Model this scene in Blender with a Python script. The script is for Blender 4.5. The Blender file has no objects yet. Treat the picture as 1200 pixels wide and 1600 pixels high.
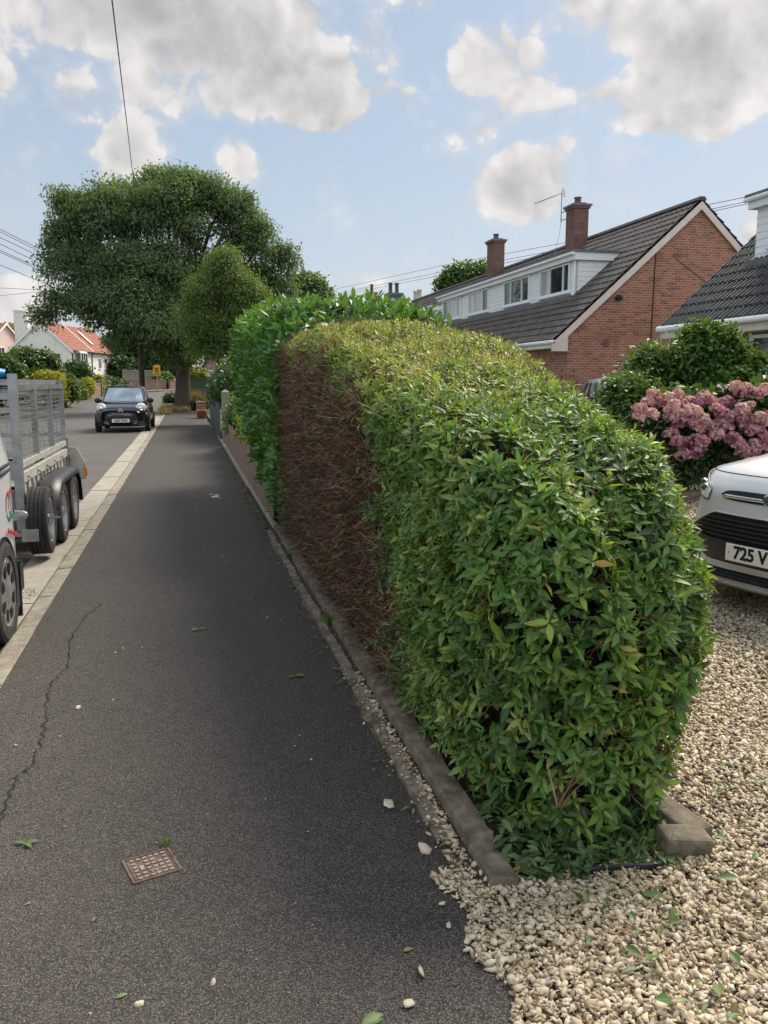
import bpy, math, random
import numpy as np
from mathutils import Vector, Matrix

R = math.radians
rng = np.random.default_rng(11)
random.seed(11)
scene = bpy.context.scene
COL = scene.collection

# ------------------------------------------------------------------ camera
FOC = 1300.0
PITCH = math.atan(203 / FOC)
YAW = math.atan(311 * math.cos(PITCH) / FOC)
CAM = np.array([0.0, 0.0, 1.5])
cam = bpy.data.cameras.new('camera')
cam_o = bpy.data.objects.new('camera', cam)
COL.objects.link(cam_o)
cam.sensor_fit = 'VERTICAL'
cam.sensor_height = 36
cam.lens = 36 * FOC / 1600
cam.clip_start = 0.05
cam.clip_end = 3000
cam_o.location = CAM
cam_o.rotation_euler = (R(90) - PITCH, 0, -YAW)
scene.camera = cam_o
_fw = np.array([math.sin(YAW) * math.cos(PITCH), math.cos(YAW) * math.cos(PITCH), -math.sin(PITCH)])
_rt = np.array([math.cos(YAW), -math.sin(YAW), 0])
_up = np.cross(_rt, _fw)


def ray(x, y):
    return _fw + _rt * (x - 600) / FOC - _up * (y - 800) / FOC


def at(x, y, Y):                                   # world point on the sight line at distance Y up the street
    d = ray(x, y)
    return CAM + d * (Y / d[1])


def gnd(x, y, z=0.0):
    d = ray(x, y)
    return CAM + d * ((z - CAM[2]) / d[2])


# ------------------------------------------------------------------ light
SUN_AZ, SUN_EL = 48.0, 47.0                        # degrees clockwise from the street's direction
scene.view_settings.view_transform = 'Standard'
scene.view_settings.look = 'None'
scene.view_settings.exposure = 0.92
scene.view_settings.gamma = 1
sun = bpy.data.lights.new('sun', 'SUN')
sun.energy = 3.25
sun.angle = R(26)
sun.color = (1.0, 0.90, 0.74)
sun_o = bpy.data.objects.new('sun', sun)
COL.objects.link(sun_o)
_sd = Vector((math.sin(R(SUN_AZ)) * math.cos(R(SUN_EL)), math.cos(R(SUN_AZ)) * math.cos(R(SUN_EL)), math.sin(R(SUN_EL))))
sun_o.rotation_euler = _sd.to_track_quat('Z', 'Y').to_euler()
sun_o.location = (20, 20, 40)


class NT:
    def __init__(self, tree):
        self.t = tree

    def n(self, kind, **kw):
        node = self.t.nodes.new(kind)
        for k, v in kw.items():
            if k.startswith('i_'):
                key = k[2:]
                key = int(key) if key.isdigit() else key.replace('_', ' ')
                self.put(node.inputs[key], v)
            else:
                setattr(node, k, v)
        return node

    def put(self, sock, v):
        if isinstance(v, bpy.types.NodeSocket):
            self.t.links.new(v, sock)
        elif isinstance(v, (tuple, list)) and len(v) == 3 and sock.type == 'RGBA':
            sock.default_value = (*v, 1)
        else:
            sock.default_value = v

    def m(self, op, a, b=None, c=None, clamp=False):
        node = self.t.nodes.new('ShaderNodeMath')
        node.operation = op
        node.use_clamp = clamp
        for i, v in enumerate((a, b, c)):
            if v is not None:
                self.put(node.inputs[i], v)
        return node.outputs[0]

    def ss(self, x, lo, hi):
        node = self.t.nodes.new('ShaderNodeMapRange')
        node.interpolation_type = 'SMOOTHSTEP'
        self.put(node.inputs[0], x)
        self.put(node.inputs[1], lo)
        self.put(node.inputs[2], hi)
        return node.outputs[0]

    def mix(self, f, a, b, mode='MIX'):
        node = self.t.nodes.new('ShaderNodeMix')
        node.data_type = 'RGBA'
        node.blend_type = mode
        self.put(node.inputs[0], f)
        self.put(node.inputs[6], a)
        self.put(node.inputs[7], b)
        return node.outputs[2]

    def noise(self, vec, scale, detail=4, rough=0.55, dist=0.0, dim='3D'):
        node = self.t.nodes.new('ShaderNodeTexNoise')
        node.noise_dimensions = dim
        if vec is not None:
            self.put(node.inputs['Vector'], vec)
        node.inputs['Scale'].default_value = scale
        node.inputs['Detail'].default_value = detail
        node.inputs['Roughness'].default_value = rough
        node.inputs['Distortion'].default_value = dist
        return node.outputs['Fac']

    def ramp(self, f, stops):
        node = self.t.nodes.new('ShaderNodeValToRGB')
        e = node.color_ramp.elements
        while len(e) < len(stops):
            e.new(0.5)
        for el, (p, c) in zip(e, stops):
            el.position = p
            el.color = (*c, 1)
        self.put(node.inputs[0], f)
        return node.outputs[0]


# sky: Nishita with drifting cumulus placed by azimuth and elevation
world = bpy.data.worlds.new('World')
scene.world = world
world.use_nodes = True
wt = world.node_tree
wt.nodes.clear()
W = NT(wt)
sky = wt.nodes.new('ShaderNodeTexSky')
sky.sky_type = 'NISHITA'
sky.sun_disc = False
sky.sun_elevation = R(SUN_EL)
sky.sun_rotation = R(SUN_AZ)
sky.altitude = 20
sky.air_density = 1.0
sky.dust_density = 1.6
sky.ozone_density = 1.6
tc = wt.nodes.new('ShaderNodeTexCoord')
d3 = tc.outputs['Generated']
sep = wt.nodes.new('ShaderNodeSeparateXYZ')
wt.links.new(d3, sep.inputs[0])
az = W.m('ARCTAN2', sep.outputs[0], sep.outputs[1])
el = W.m('ARCSINE', sep.outputs[2])
warp1 = W.noise(d3, 6.0, 5, 0.55)
warp2 = W.noise(W.n('ShaderNodeVectorMath', operation='ADD', i_0=d3, i_1=(3.1, 1.7, 5.2)).outputs[0], 6.0, 5, 0.55)
azw = W.m('ADD', az, W.m('MULTIPLY', W.m('SUBTRACT', warp1, 0.5), 0.17))
elw = W.m('ADD', el, W.m('MULTIPLY', W.m('SUBTRACT', warp2, 0.5), 0.11))
# photo-measured cumulus: sky position, angular half-sizes, weight
CLOUDS = [(335, 75, 175, 105, 1.25), (210, 20, 190, 75, 1.15), (470, 120, 85, 70, 1.0), (270, 150, 120, 55, .8),
          (190, 222, 62, 58, .75), (360, 262, 66, 46, .7), (108, 125, 52, 50, .5), (15, 15, 80, 40, .6), (15, 135, 40, 22, .4),
          (790, 80, 78, 58, .72), (830, 140, 60, 40, .6), (770, 170, 45, 40, .4), (565, 62, 50, 46, .45), (615, 150, 70, 22, .38),
          (905, 8, 80, 40, .65), (665, 5, 70, 32, .5), (545, 130, 60, 20, .42), (690, 115, 40, 26, .36), (930, 60, 60, 30, .45), (1000, 120, 70, 24, .4), (60, 60, 60, 34, .5), (1130, 100, 130, 85, 1.15), (1010, 45, 120, 55, .8),
          (1060, 178, 160, 52, .8), (890, 158, 80, 32, .5), (800, 290, 98, 66, .95), (733, 320, 42, 60, .4), (1180, 345, 40, 50, .5),
          (20, 490, 120, 50, .5), (560, 440, 160, 30, .3), (1300, 60, 160, 120, 1.1), (-150, 60, 160, 120, 1.0), (60, -120, 260, 70, 1.0), (640, -160, 200, 60, .9), (1150, -140, 220, 70, 1.0)]
acc = None
for (px, py, rx, ry, wgt) in CLOUDS:
    d = ray(px, py)
    d = d / np.linalg.norm(d)
    a0, e0 = math.atan2(d[0], d[1]), math.asin(d[2])
    rx, ry = rx / FOC * 1.05, ry / FOC * 1.05
    qa = W.m('POWER', W.m('ABSOLUTE', W.m('MULTIPLY', W.m('SUBTRACT', azw, a0), 1 / rx)), 2.0)
    qe = W.m('MULTIPLY_ADD', W.m('SUBTRACT', elw, e0), 1 / ry, 0.0)
    q = W.m('ADD', qa, W.m('MULTIPLY', qe, qe))
    g = W.m('MULTIPLY', W.m('MAXIMUM', W.m('SUBTRACT', 1.0, q), 0.0), wgt)
    acc = g if acc is None else W.m('SMOOTH_MAX', acc, g, 0.12)
# clouds out of view, left to noise; brightened below as added fill light
rest = W.m('MULTIPLY', W.ss(W.noise(d3, 1.9, 2, 0.5), 0.5, 0.72), W.ss(el, 0.42, 0.62))
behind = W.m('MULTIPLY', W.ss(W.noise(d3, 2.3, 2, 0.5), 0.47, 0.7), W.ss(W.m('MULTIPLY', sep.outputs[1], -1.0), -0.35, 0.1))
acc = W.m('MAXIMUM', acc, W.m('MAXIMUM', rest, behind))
big = W.noise(d3, 7.0, 6, 0.55, 0.1)


def billow(sc, dist=0.0, vec=None):
    return W.m('ABSOLUTE', W.m('MULTIPLY_ADD', W.noise(vec or d3, sc, 2, 0.4, dist), 2.0, -1.0))


bl = W.m('ADD', W.m('ADD', W.m('MULTIPLY', billow(15.0, .3), .9), W.m('MULTIPLY', billow(31.0, .3), .5)), W.m('ADD', W.m('MULTIPLY', billow(66.0, .2), .3), W.m('MULTIPLY', billow(140.0), .16)))
off = W.n('ShaderNodeVectorMath', operation='ADD', i_0=d3, i_1=(0.010, 0.005, 0.016)).outputs[0]
bo = W.m('ADD', W.m('MULTIPLY', billow(15.0, .3, off), .9), W.m('MULTIPLY', billow(31.0, .3, off), .5))
b0_ = W.m('ADD', W.m('MULTIPLY', billow(15.0, .3), .9), W.m('MULTIPLY', billow(31.0, .3), .5))
accs = W.ss(acc, 0.0, 0.70)
dens = W.m('ADD', W.m('MULTIPLY_ADD', accs, 0.92, -0.74), W.m('ADD', W.m('MULTIPLY', W.m('SUBTRACT', big, 0.5), 1.7), W.m('MULTIPLY', bl, .95)))
mask = W.m('ADD', W.m('MULTIPLY', W.ss(dens, -0.02, 0.20), .70), W.m('MULTIPLY', W.ss(dens, -.45, .10), .30))
core = W.ss(W.m('ADD', W.m('MULTIPLY', dens, 0.40), W.m('MULTIPLY', acc, .62)), 0.52, 1.10)
lit = W.m('MULTIPLY', W.m('SUBTRACT', b0_, bo), 0.55)
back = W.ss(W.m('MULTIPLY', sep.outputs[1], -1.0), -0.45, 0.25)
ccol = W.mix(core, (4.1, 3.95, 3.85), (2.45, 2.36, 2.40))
ccol = W.mix(W.m('MAXIMUM', back, W.ss(el, .75, 1.1)), ccol, (12.0, 11.6, 11.0))  # unseen clouds behind and overhead brightened as added fill for the shaded hedge
ccol = W.n('ShaderNodeVectorMath', operation='SCALE', i_0=ccol, i_Scale=W.m('ADD', 1.0, lit)).outputs[0]
hazef = W.m('POWER', W.m('SUBTRACT', 1.0, W.m('MAXIMUM', sep.outputs[2], 0.0), clamp=True), 4.6)
base = W.mix(W.m('MULTIPLY', hazef, 0.75), W.mix(.75, sky.outputs[0], (1.75, 2.35, 3.0)), (4.0, 4.15, 4.3))
thin = W.m('MULTIPLY', W.ss(W.noise(d3, 4.0, 6, 0.6), 0.42, 0.8), 0.22)
base = W.mix(thin, base, (3.7, 3.8, 3.9))
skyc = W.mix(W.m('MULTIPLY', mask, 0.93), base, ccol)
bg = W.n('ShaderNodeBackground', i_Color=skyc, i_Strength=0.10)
wo = wt.nodes.new('ShaderNodeOutputWorld')
wt.links.new(bg.outputs[0], wo.inputs[0])

# ------------------------------------------------------------------ helpers: objects
ROOT_LOC = {}


def tag(o, label=None, cat=None, group=None, kind=None):
    if label:
        o['label'] = label
    if cat:
        o['category'] = cat
    if group:
        o['group'] = group
    if kind:
        o['kind'] = kind
    return o


def thing(name, label, cat, loc=(0, 0, 0), rotz=0.0, group=None):
    o = bpy.data.objects.new(name, None)
    COL.objects.link(o)
    o.location = loc
    o.rotation_euler = (0, 0, rotz)
    o.empty_display_size = 0.2
    ROOT_LOC[o.name] = np.array(loc, float) if rotz == 0 else np.zeros(3)
    return tag(o, label, cat, group)


def offset_of(parent):
    while parent is not None and parent.parent is not None:
        parent = parent.parent
    return ROOT_LOC.get(parent.name, np.zeros(3)) if parent is not None else np.zeros(3)


def link(name, me, mat, parent=None):
    o = bpy.data.objects.new(name, me)
    COL.objects.link(o)
    if mat is not None:
        for mm in (mat if isinstance(mat, (list, tuple)) else [mat]):
            me.materials.append(mm)
    o.parent = parent
    return o


def copy_tree(o, parent=None):
    c = o.copy()
    COL.objects.link(c)
    c.parent = parent
    for ch in list(o.children):
        copy_tree(ch, c)
    return c


def raw_mesh(name, V, F_list, smooth=False, attr=None):
    """F_list: list of int arrays (n,k) of faces; V (n,3)"""
    me = bpy.data.meshes.new(name)
    V = np.asarray(V, np.float32)
    me.vertices.add(len(V))
    me.vertices.foreach_set('co', V.ravel())
    idx = np.concatenate([f.ravel() for f in F_list]).astype(np.int32)
    tot = np.concatenate([np.full(len(f), f.shape[1], np.int32) for f in F_list])
    start = np.concatenate([[0], np.cumsum(tot)[:-1]]).astype(np.int32)
    me.loops.add(len(idx))
    me.loops.foreach_set('vertex_index', idx)
    me.polygons.add(len(tot))
    me.polygons.foreach_set('loop_start', start)
    if smooth:
        me.polygons.foreach_set('use_smooth', np.ones(len(tot), bool))
    me.update(calc_edges=True)
    if attr is not None:
        a = me.attributes.new('lf', 'FLOAT_VECTOR', 'POINT')
        a.data.foreach_set('vector', np.asarray(attr, np.float32).ravel())
    me.validate()
    return me


class MB:
    def __init__(self):
        self.v, self.f, self.mi = [], [], []
        self.cur = 0

    def add(self, verts, faces):
        b = len(self.v)
        self.v += [tuple(map(float, p)) for p in verts]
        self.f += [tuple(b + i for i in f) for f in faces]
        self.mi += [self.cur] * len(faces)
        return self

    def box(self, lo, hi):
        x0, y0, z0 = lo
        x1, y1, z1 = hi
        v = [(x0, y0, z0), (x1, y0, z0), (x1, y1, z0), (x0, y1, z0), (x0, y0, z1), (x1, y0, z1), (x1, y1, z1), (x0, y1, z1)]
        return self.add(v, [(0, 3, 2, 1), (4, 5, 6, 7), (0, 1, 5, 4), (1, 2, 6, 5), (2, 3, 7, 6), (3, 0, 4, 7)])

    def bar(self, a, b, w, h=None, up=(0, 0, 1)):
        """square bar from a to b"""
        h = h or w
        a, b = np.array(a, float), np.array(b, float)
        d = b - a
        d /= max(np.linalg.norm(d), 1e-9)
        u = np.array(up, float)
        if abs(u @ d) > 0.95:
            u = np.array((1.0, 0, 0))
        s = np.cross(d, u)
        s /= np.linalg.norm(s)
        t = np.cross(s, d)
        o = [s * w / 2 * i + t * h / 2 * j for i, j in ((-1, -1), (1, -1), (1, 1), (-1, 1))]
        v = [a + p for p in o] + [b + p for p in o]
        return self.add(v, [(0, 1, 2, 3), (7, 6, 5, 4), (0, 4, 5, 1), (1, 5, 6, 2), (2, 6, 7, 3), (3, 7, 4, 0)])

    def tube(self, pts, rad, n=8, cap=True):
        pts = [np.array(p, float) for p in pts]
        if not hasattr(rad, '__len__'):
            rad = [rad] * len(pts)
        rings = []
        pu = None
        for i, p in enumerate(pts):
            d = pts[min(i + 1, len(pts) - 1)] - pts[max(i - 1, 0)]
            d /= max(np.linalg.norm(d), 1e-9)
            u = pu if pu is not None else (np.array((0, 0, 1.0)) if abs(d[2]) < 0.9 else np.array((1.0, 0, 0)))
            u = u - d * (u @ d)
            u /= max(np.linalg.norm(u), 1e-9)
            pu = u
            w = np.cross(d, u)
            rings.append([p + rad[i] * (u * math.cos(2 * math.pi * k / n) + w * math.sin(2 * math.pi * k / n)) for k in range(n)])
        v = [q for r in rings for q in r]
        f = [(i * n + k, i * n + (k + 1) % n, (i + 1) * n + (k + 1) % n, (i + 1) * n + k) for i in range(len(pts) - 1) for k in range(n)]
        if cap:
            f += [tuple(range(n))[::-1], tuple((len(pts) - 1) * n + k for k in range(n))]
        return self.add(v, f)

    def grid(self, G, flip=False):
        G = np.asarray(G, float)
        a, b = G.shape[:2]
        v = G.reshape(-1, 3)
        f = [(i * b + j, i * b + j + 1, (i + 1) * b + j + 1, (i + 1) * b + j) for i in range(a - 1) for j in range(b - 1)]
        if flip:
            f = [q[::-1] for q in f]
        return self.add(v, f)

    def lathe(self, prof, n, c, axis='z'):
        """prof: list of (r, h); revolved round axis through c"""
        v = []
        for r, h in prof:
            for k in range(n):
                a = 2 * math.pi * k / n
                p = (r * math.cos(a), r * math.sin(a), h)
                if axis == 'x':
                    p = (h, r * math.cos(a), r * math.sin(a))
                elif axis == 'y':
                    p = (r * math.cos(a), h, r * math.sin(a))
                v.append((p[0] + c[0], p[1] + c[1], p[2] + c[2]))
        f = [(i * n + k, i * n + (k + 1) % n, (i + 1) * n + (k + 1) % n, (i + 1) * n + k) for i in range(len(prof) - 1) for k in range(n)]
        return self.add(v, f)

    def prism(self, poly, ext):
        """poly: list of 3D points, extruded by vector ext"""
        n = len(poly)
        e = np.array(ext, float)
        v = [np.array(p, float) for p in poly] + [np.array(p, float) + e for p in poly]
        f = [tuple(range(n))[::-1], tuple(range(n, 2 * n))] + [(i, (i + 1) % n, n + (i + 1) % n, n + i) for i in range(n)]
        return self.add(v, f)

    def build(self, name, mat, parent=None, smooth=False, bevel=0.0, sub=0, auto=None):
        off = offset_of(parent)
        me = bpy.data.meshes.new(name)
        me.from_pydata([tuple(np.array(p) - off) for p in self.v] if off.any() else self.v, [], self.f)
        if smooth:
            me.polygons.foreach_set('use_smooth', [True] * len(me.polygons))
        me.polygons.foreach_set('material_index', self.mi)
        me.update()
        o = link(name, me, mat, parent)
        if bevel:
            m = o.modifiers.new('edge', 'BEVEL')
            m.width = bevel
            m.segments = 2
            m.limit_method = 'ANGLE'
        if sub:
            m = o.modifiers.new('smooth', 'SUBSURF')
            m.levels = m.render_levels = sub
        return o


def text_mesh(name, body, size, M4, mat, parent, extrude=0.0015, align='LEFT', xscale=1.0, bold=0.0):
    cu = bpy.data.curves.new(name, 'FONT')
    cu.body = body
    cu.size = size
    cu.extrude = extrude
    cu.align_x = align
    cu.align_y = 'CENTER'
    cu.offset = bold
    tmp = bpy.data.objects.new('tmp_text', cu)
    COL.objects.link(tmp)
    dg = bpy.context.evaluated_depsgraph_get()
    me = bpy.data.meshes.new_from_object(tmp.evaluated_get(dg))
    bpy.data.objects.remove(tmp)
    me.transform(Matrix(M4) @ Matrix.Diagonal((xscale, 1, 1, 1)))
    me.name = name
    me.materials.clear()
    return link(name, me, mat, parent)


# ------------------------------------------------------------------ helpers: materials
def new_mat(name):
    m = bpy.data.materials.new(name)
    m.use_nodes = True
    t = m.node_tree
    t.nodes.clear()
    n = NT(t)
    out = t.nodes.new('ShaderNodeOutputMaterial')
    return m, n, out


def finish(n, out, shader):
    n.t.links.new(shader, out.inputs[0])


def pm(name, col, var=0.2, scale=6.0, rough=0.7, bump=0.0, bscale=60.0, metal=0.0, spec=0.4, coat=0.0, dirt=None, dscale=2.0, dlo=.5, dhi=.75, streak=None):
    """procedural surface: base colour broken up by noise, optional dirt patches and bump"""
    m, n, out = new_mat(name)
    tcn = n.n('ShaderNodeTexCoord').outputs['Object']
    vec = tcn
    if streak:
        vec = n.n('ShaderNodeMapping', i_Vector=tcn, i_Scale=streak).outputs[0]
    f = n.noise(vec, scale, 6, 0.6)
    c = np.array(col)
    cc = n.mix(n.ss(f, .3, .7), tuple(np.clip(c * (1 - var), 0, 1)), tuple(np.clip(c * (1 + var), 0, 1)))
    if dirt is not None:
        df = n.ss(n.noise(tcn, dscale, 7, 0.65, .3), dlo, dhi)
        cc = n.mix(df, cc, dirt)
    p = n.n('ShaderNodeBsdfPrincipled', i_Base_Color=cc, i_Roughness=rough, i_Metallic=metal)
    p.inputs['Specular IOR Level'].default_value = spec
    if coat:
        p.inputs['Coat Weight'].default_value = coat
        p.inputs['Coat Roughness'].default_value = 0.04
    if bump:
        h = n.noise(vec, bscale, 5, 0.6)
        b = n.n('ShaderNodeBump', i_Strength=bump, i_Distance=0.02, i_Height=h)
        n.t.links.new(b.outputs[0], p.inputs['Normal'])
    finish(n, out, p.outputs[0])
    return m


def leaf_mat(name, stops, vein=None, trans=0.35, tcol=None, rough=0.42, spec=0.5, tint=None):
    """stops: ramp over the per-leaf random value; lf attribute = (across -1..1, along + tint*2, random)"""
    m, n, out = new_mat(name)
    a = n.n('ShaderNodeAttribute', attribute_name='lf')
    s = n.n('ShaderNodeSeparateXYZ', i_0=a.outputs['Vector'])
    u, v, r = s.outputs
    col = n.ramp(r, stops)
    tc_ = n.n('ShaderNodeTexCoord').outputs['Object']
    col = n.mix(n.m('MULTIPLY', n.ss(n.noise(tc_, 2.3, 3), .35, .7), .35), col, n.mix(.5, col, (0, 0, 0)))
    if vein:
        vf = n.m('SUBTRACT', 1.0, n.ss(n.m('ABSOLUTE', u), 0.05, 0.16))
        col = n.mix(n.m('MULTIPLY', vf, 0.55), col, vein)
        edge = n.ss(n.m('ABSOLUTE', u), .45, 1.0)
        col = n.mix(n.m('MULTIPLY', edge, .25), col, n.mix(.6, col, (0.01, .03, .01)))
    p = n.n('ShaderNodeBsdfPrincipled', i_Base_Color=col, i_Roughness=rough)
    p.inputs['Specular IOR Level'].default_value = spec
    tl = n.n('ShaderNodeBsdfTranslucent', i_Color=n.mix(.65, n.mix(1.0, col, (2.4, 2.2, .7), 'MULTIPLY'), tcol or (.16, .24, .02)))
    mx = n.n('ShaderNodeMixShader', i_0=trans, i_1=p.outputs[0], i_2=tl.outputs[0])
    finish(n, out, mx.outputs[0])
    return m


# ------------------------------------------------------------------ helpers: foliage
def unit(a):
    return a / np.maximum(np.linalg.norm(a, axis=-1, keepdims=True), 1e-9)


def rand_dirs(n):
    return unit(rng.normal(size=(n, 3)))


def leaves(name, P, A, Nn, L, Wd, mat, parent, rnd=None, detail=True, fold=0.18, curl=0.18, vshift=None):
    """one mesh of many leaves. P base, A axis, Nn leaf normal, L length, Wd half-width"""
    n = len(P)
    P = P - offset_of(parent)
    A = unit(A)
    Sd = unit(np.cross(A, Nn))
    Nn = np.cross(Sd, A)
    L = np.broadcast_to(L, (n,))[:, None]
    Wd = np.broadcast_to(Wd, (n,))[:, None]
    rnd = rng.random(n) if rnd is None else rnd
    if detail is None:                                # far away: one folded card per leaf
        P2 = P - Nn * (L * curl * .2)
        V = np.stack([P, P2 + A * L * .45 - Sd * Wd + Nn * Wd * fold, P + A * L - Nn * L * curl, P2 + A * L * .45 + Sd * Wd + Nn * Wd * fold], 1).reshape(-1, 3)
        AT = np.repeat(np.stack([np.full(n, .4), np.full(n, .5), rnd], -1), 4, 0)
        i0 = (np.arange(n) * 4)[:, None]
        me = raw_mesh(name, V, [np.concatenate([i0 + np.array([[0, 3, 2]]), i0 + np.array([[0, 2, 1]])])], True, AT)
        return link(name, me, mat, parent)
    if detail:
        ts = [0.0, 0.22, 0.5, 0.8]
        ws = [0.08, 0.75, 1.0, 0.55]
    else:
        ts = [0.0, 0.45]
        ws = [0.1, 1.0]
    V = []
    AT = []
    for t, w in zip(ts, ws):
        c = P + A * (L * t) - Nn * (L * curl * t * t)
        up = Nn * (Wd * w * fold * 2)
        V += [c - Sd * Wd * w + up, c, c + Sd * Wd * w + up]
        for u in (-1, 0, 1):
            AT.append(np.stack([np.full(n, u * (1.0 if w > .3 else .6)), np.full(n, t), rnd], -1))
    V.append(P + A * L - Nn * (L * curl))
    AT.append(np.stack([np.zeros(n), np.ones(n), rnd], -1))
    k = len(V)
    V = np.stack(V, 1).reshape(-1, 3)
    AT = np.stack(AT, 1).reshape(-1, 3)
    base = (np.arange(n) * k)[:, None]
    quads, tris = [], []
    for i in range(len(ts) - 1):
        b0, b1 = 3 * i, 3 * i + 3
        quads += [[b0, b0 + 1, b1 + 1, b1], [b0 + 1, b0 + 2, b1 + 2, b1 + 1]]
    b0 = 3 * (len(ts) - 1)
    tris += [[b0, b0 + 1, k - 1], [b0 + 1, b0 + 2, k - 1]]
    Q = (base[:, :, None] + np.array(quads)[None]).reshape(-1, 4)
    T = (base[:, :, None] + np.array(tris)[None]).reshape(-1, 3)
    me = raw_mesh(name, V, [Q, T], True, AT)
    return link(name, me, mat, parent)


def twigs(name, P, D, L, r, mat, parent, bend=0.25, rnd=None):
    """thin three-sided tapered twigs"""
    n = len(P)
    P = P - offset_of(parent)
    D = unit(D)
    L = np.broadcast_to(L, (n,))[:, None]
    r = np.broadcast_to(r, (n,))[:, None]
    X = unit(np.cross(D, rand_dirs(n)))
    Yv = np.cross(D, X)
    bd = rand_dirs(n) * L * bend
    rnd = rng.random(n) if rnd is None else rnd
    V = []
    for t, w in ((0, 1.0), (0.5, .8), (1.0, .35)):
        c = P + D * L * t + bd * t * t
        for k in range(3):
            a = 2 * math.pi * k / 3
            V.append(c + (X * math.cos(a) + Yv * math.sin(a)) * r * w)
    V = np.stack(V, 1).reshape(-1, 3)
    q = []
    for i in range(2):
        for k in range(3):
            q.append([3 * i + k, 3 * i + (k + 1) % 3, 3 * i + 3 + (k + 1) % 3, 3 * i + 3 + k])
    Q = ((np.arange(n) * 9)[:, None, None] + np.array(q)[None]).reshape(-1, 4)
    AT = np.repeat(np.stack([np.zeros(n), np.zeros(n), rnd], -1), 9, 0)
    me = raw_mesh(name, V, [Q], True, AT)
    return link(name, me, mat, parent)


def sample_grid(G, n, keep=None):
    """area-weighted samples on a grid surface -> P, normal, (i, j) params 0..1"""
    a, b = G.shape[:2]
    p00, p01, p10, p11 = G[:-1, :-1], G[:-1, 1:], G[1:, :-1], G[1:, 1:]
    c = np.cross(p10 - p00, p01 - p00)
    ar = np.linalg.norm(c, axis=-1)
    pr = (ar / ar.sum()).ravel()
    k = rng.choice(len(pr), n, p=pr)
    i, j = k // (b - 1), k % (b - 1)
    s, t = rng.random(n)[:, None], rng.random(n)[:, None]
    P = p00[i, j] * (1 - s) * (1 - t) + p10[i, j] * s * (1 - t) + p01[i, j] * (1 - s) * t + p11[i, j] * s * t
    N = unit(c[i, j])
    return P, N


def lobes_cloud(lobes, n_clump, per, spread, shell=(0.65, 1.0)):
    """clumps spread over the outer shell of ellipsoid lobes -> leaf positions, outward dirs"""
    vols = np.array([(l[3] * l[4] + l[4] * l[5] + l[3] * l[5]) for l in lobes])
    ids = rng.choice(len(lobes), n_clump, p=vols / vols.sum())
    Lb = np.array(lobes)
    c, r = Lb[ids, :3], Lb[ids, 3:6]
    d = rand_dirs(n_clump)
    d[:, 2] = np.where(d[:, 2] < -0.55, -d[:, 2], d[:, 2])
    rad = shell[0] + (shell[1] - shell[0]) * rng.random(n_clump)[:, None] ** 0.6
    cc = c + d * r * rad
    size = spread * (0.6 + 0.8 * rng.random(n_clump))
    P = np.repeat(cc, per, 0) + np.clip(rng.normal(size=(n_clump * per, 3)), -1.5, 1.5) * np.repeat(size, per)[:, None] * np.array([1, 1, .75])
    O = unit(np.repeat(d, per, 0) + 0.6 * unit(P - np.repeat(cc, per, 0)))
    cr = np.repeat(rng.random(n_clump), per)
    return P, O, cr


def foliage(name, lobes, n_clump, per, spread, size, mat, parent, detail=None, shell=(.6, 1.0), droop=0.2, aspect=.28, zmin=None):
    P, O, cr = lobes_cloud(lobes, n_clump, per, spread, shell)
    if zmin is not None:
        k = P[:, 2] > zmin
        P, O, cr = P[k], O[k], cr[k]
    n = len(P)
    A = unit(O * 0.6 + rand_dirs(n) * 0.9 + np.array([0, 0, -droop]))
    Nn = unit(O * 0.5 + np.array([0, 0, 0.7]) + rand_dirs(n) * 0.6)
    L = size * (0.6 + 0.8 * rng.random(n))
    rnd = np.clip(cr * 0.6 + rng.random(n) * 0.4, 0, 1)
    return leaves(name, P, A, Nn, L, L * aspect, mat, parent, rnd, detail)


def branches(mb, base, tip, r0, r1, n, wob):
    base, tip = np.array(base, float), np.array(tip, float)
    pts, rr = [], []
    L = np.linalg.norm(tip - base)
    for i in range(n + 1):
        t = i / n
        p = base + (tip - base) * t + rng.normal(size=3) * wob * L * (1 if 0 < i < n else 0)
        pts.append(p)
        rr.append(r0 * (1 - t) + r1 * t)
    mb.tube(pts, rr, 7)
    return pts

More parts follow.
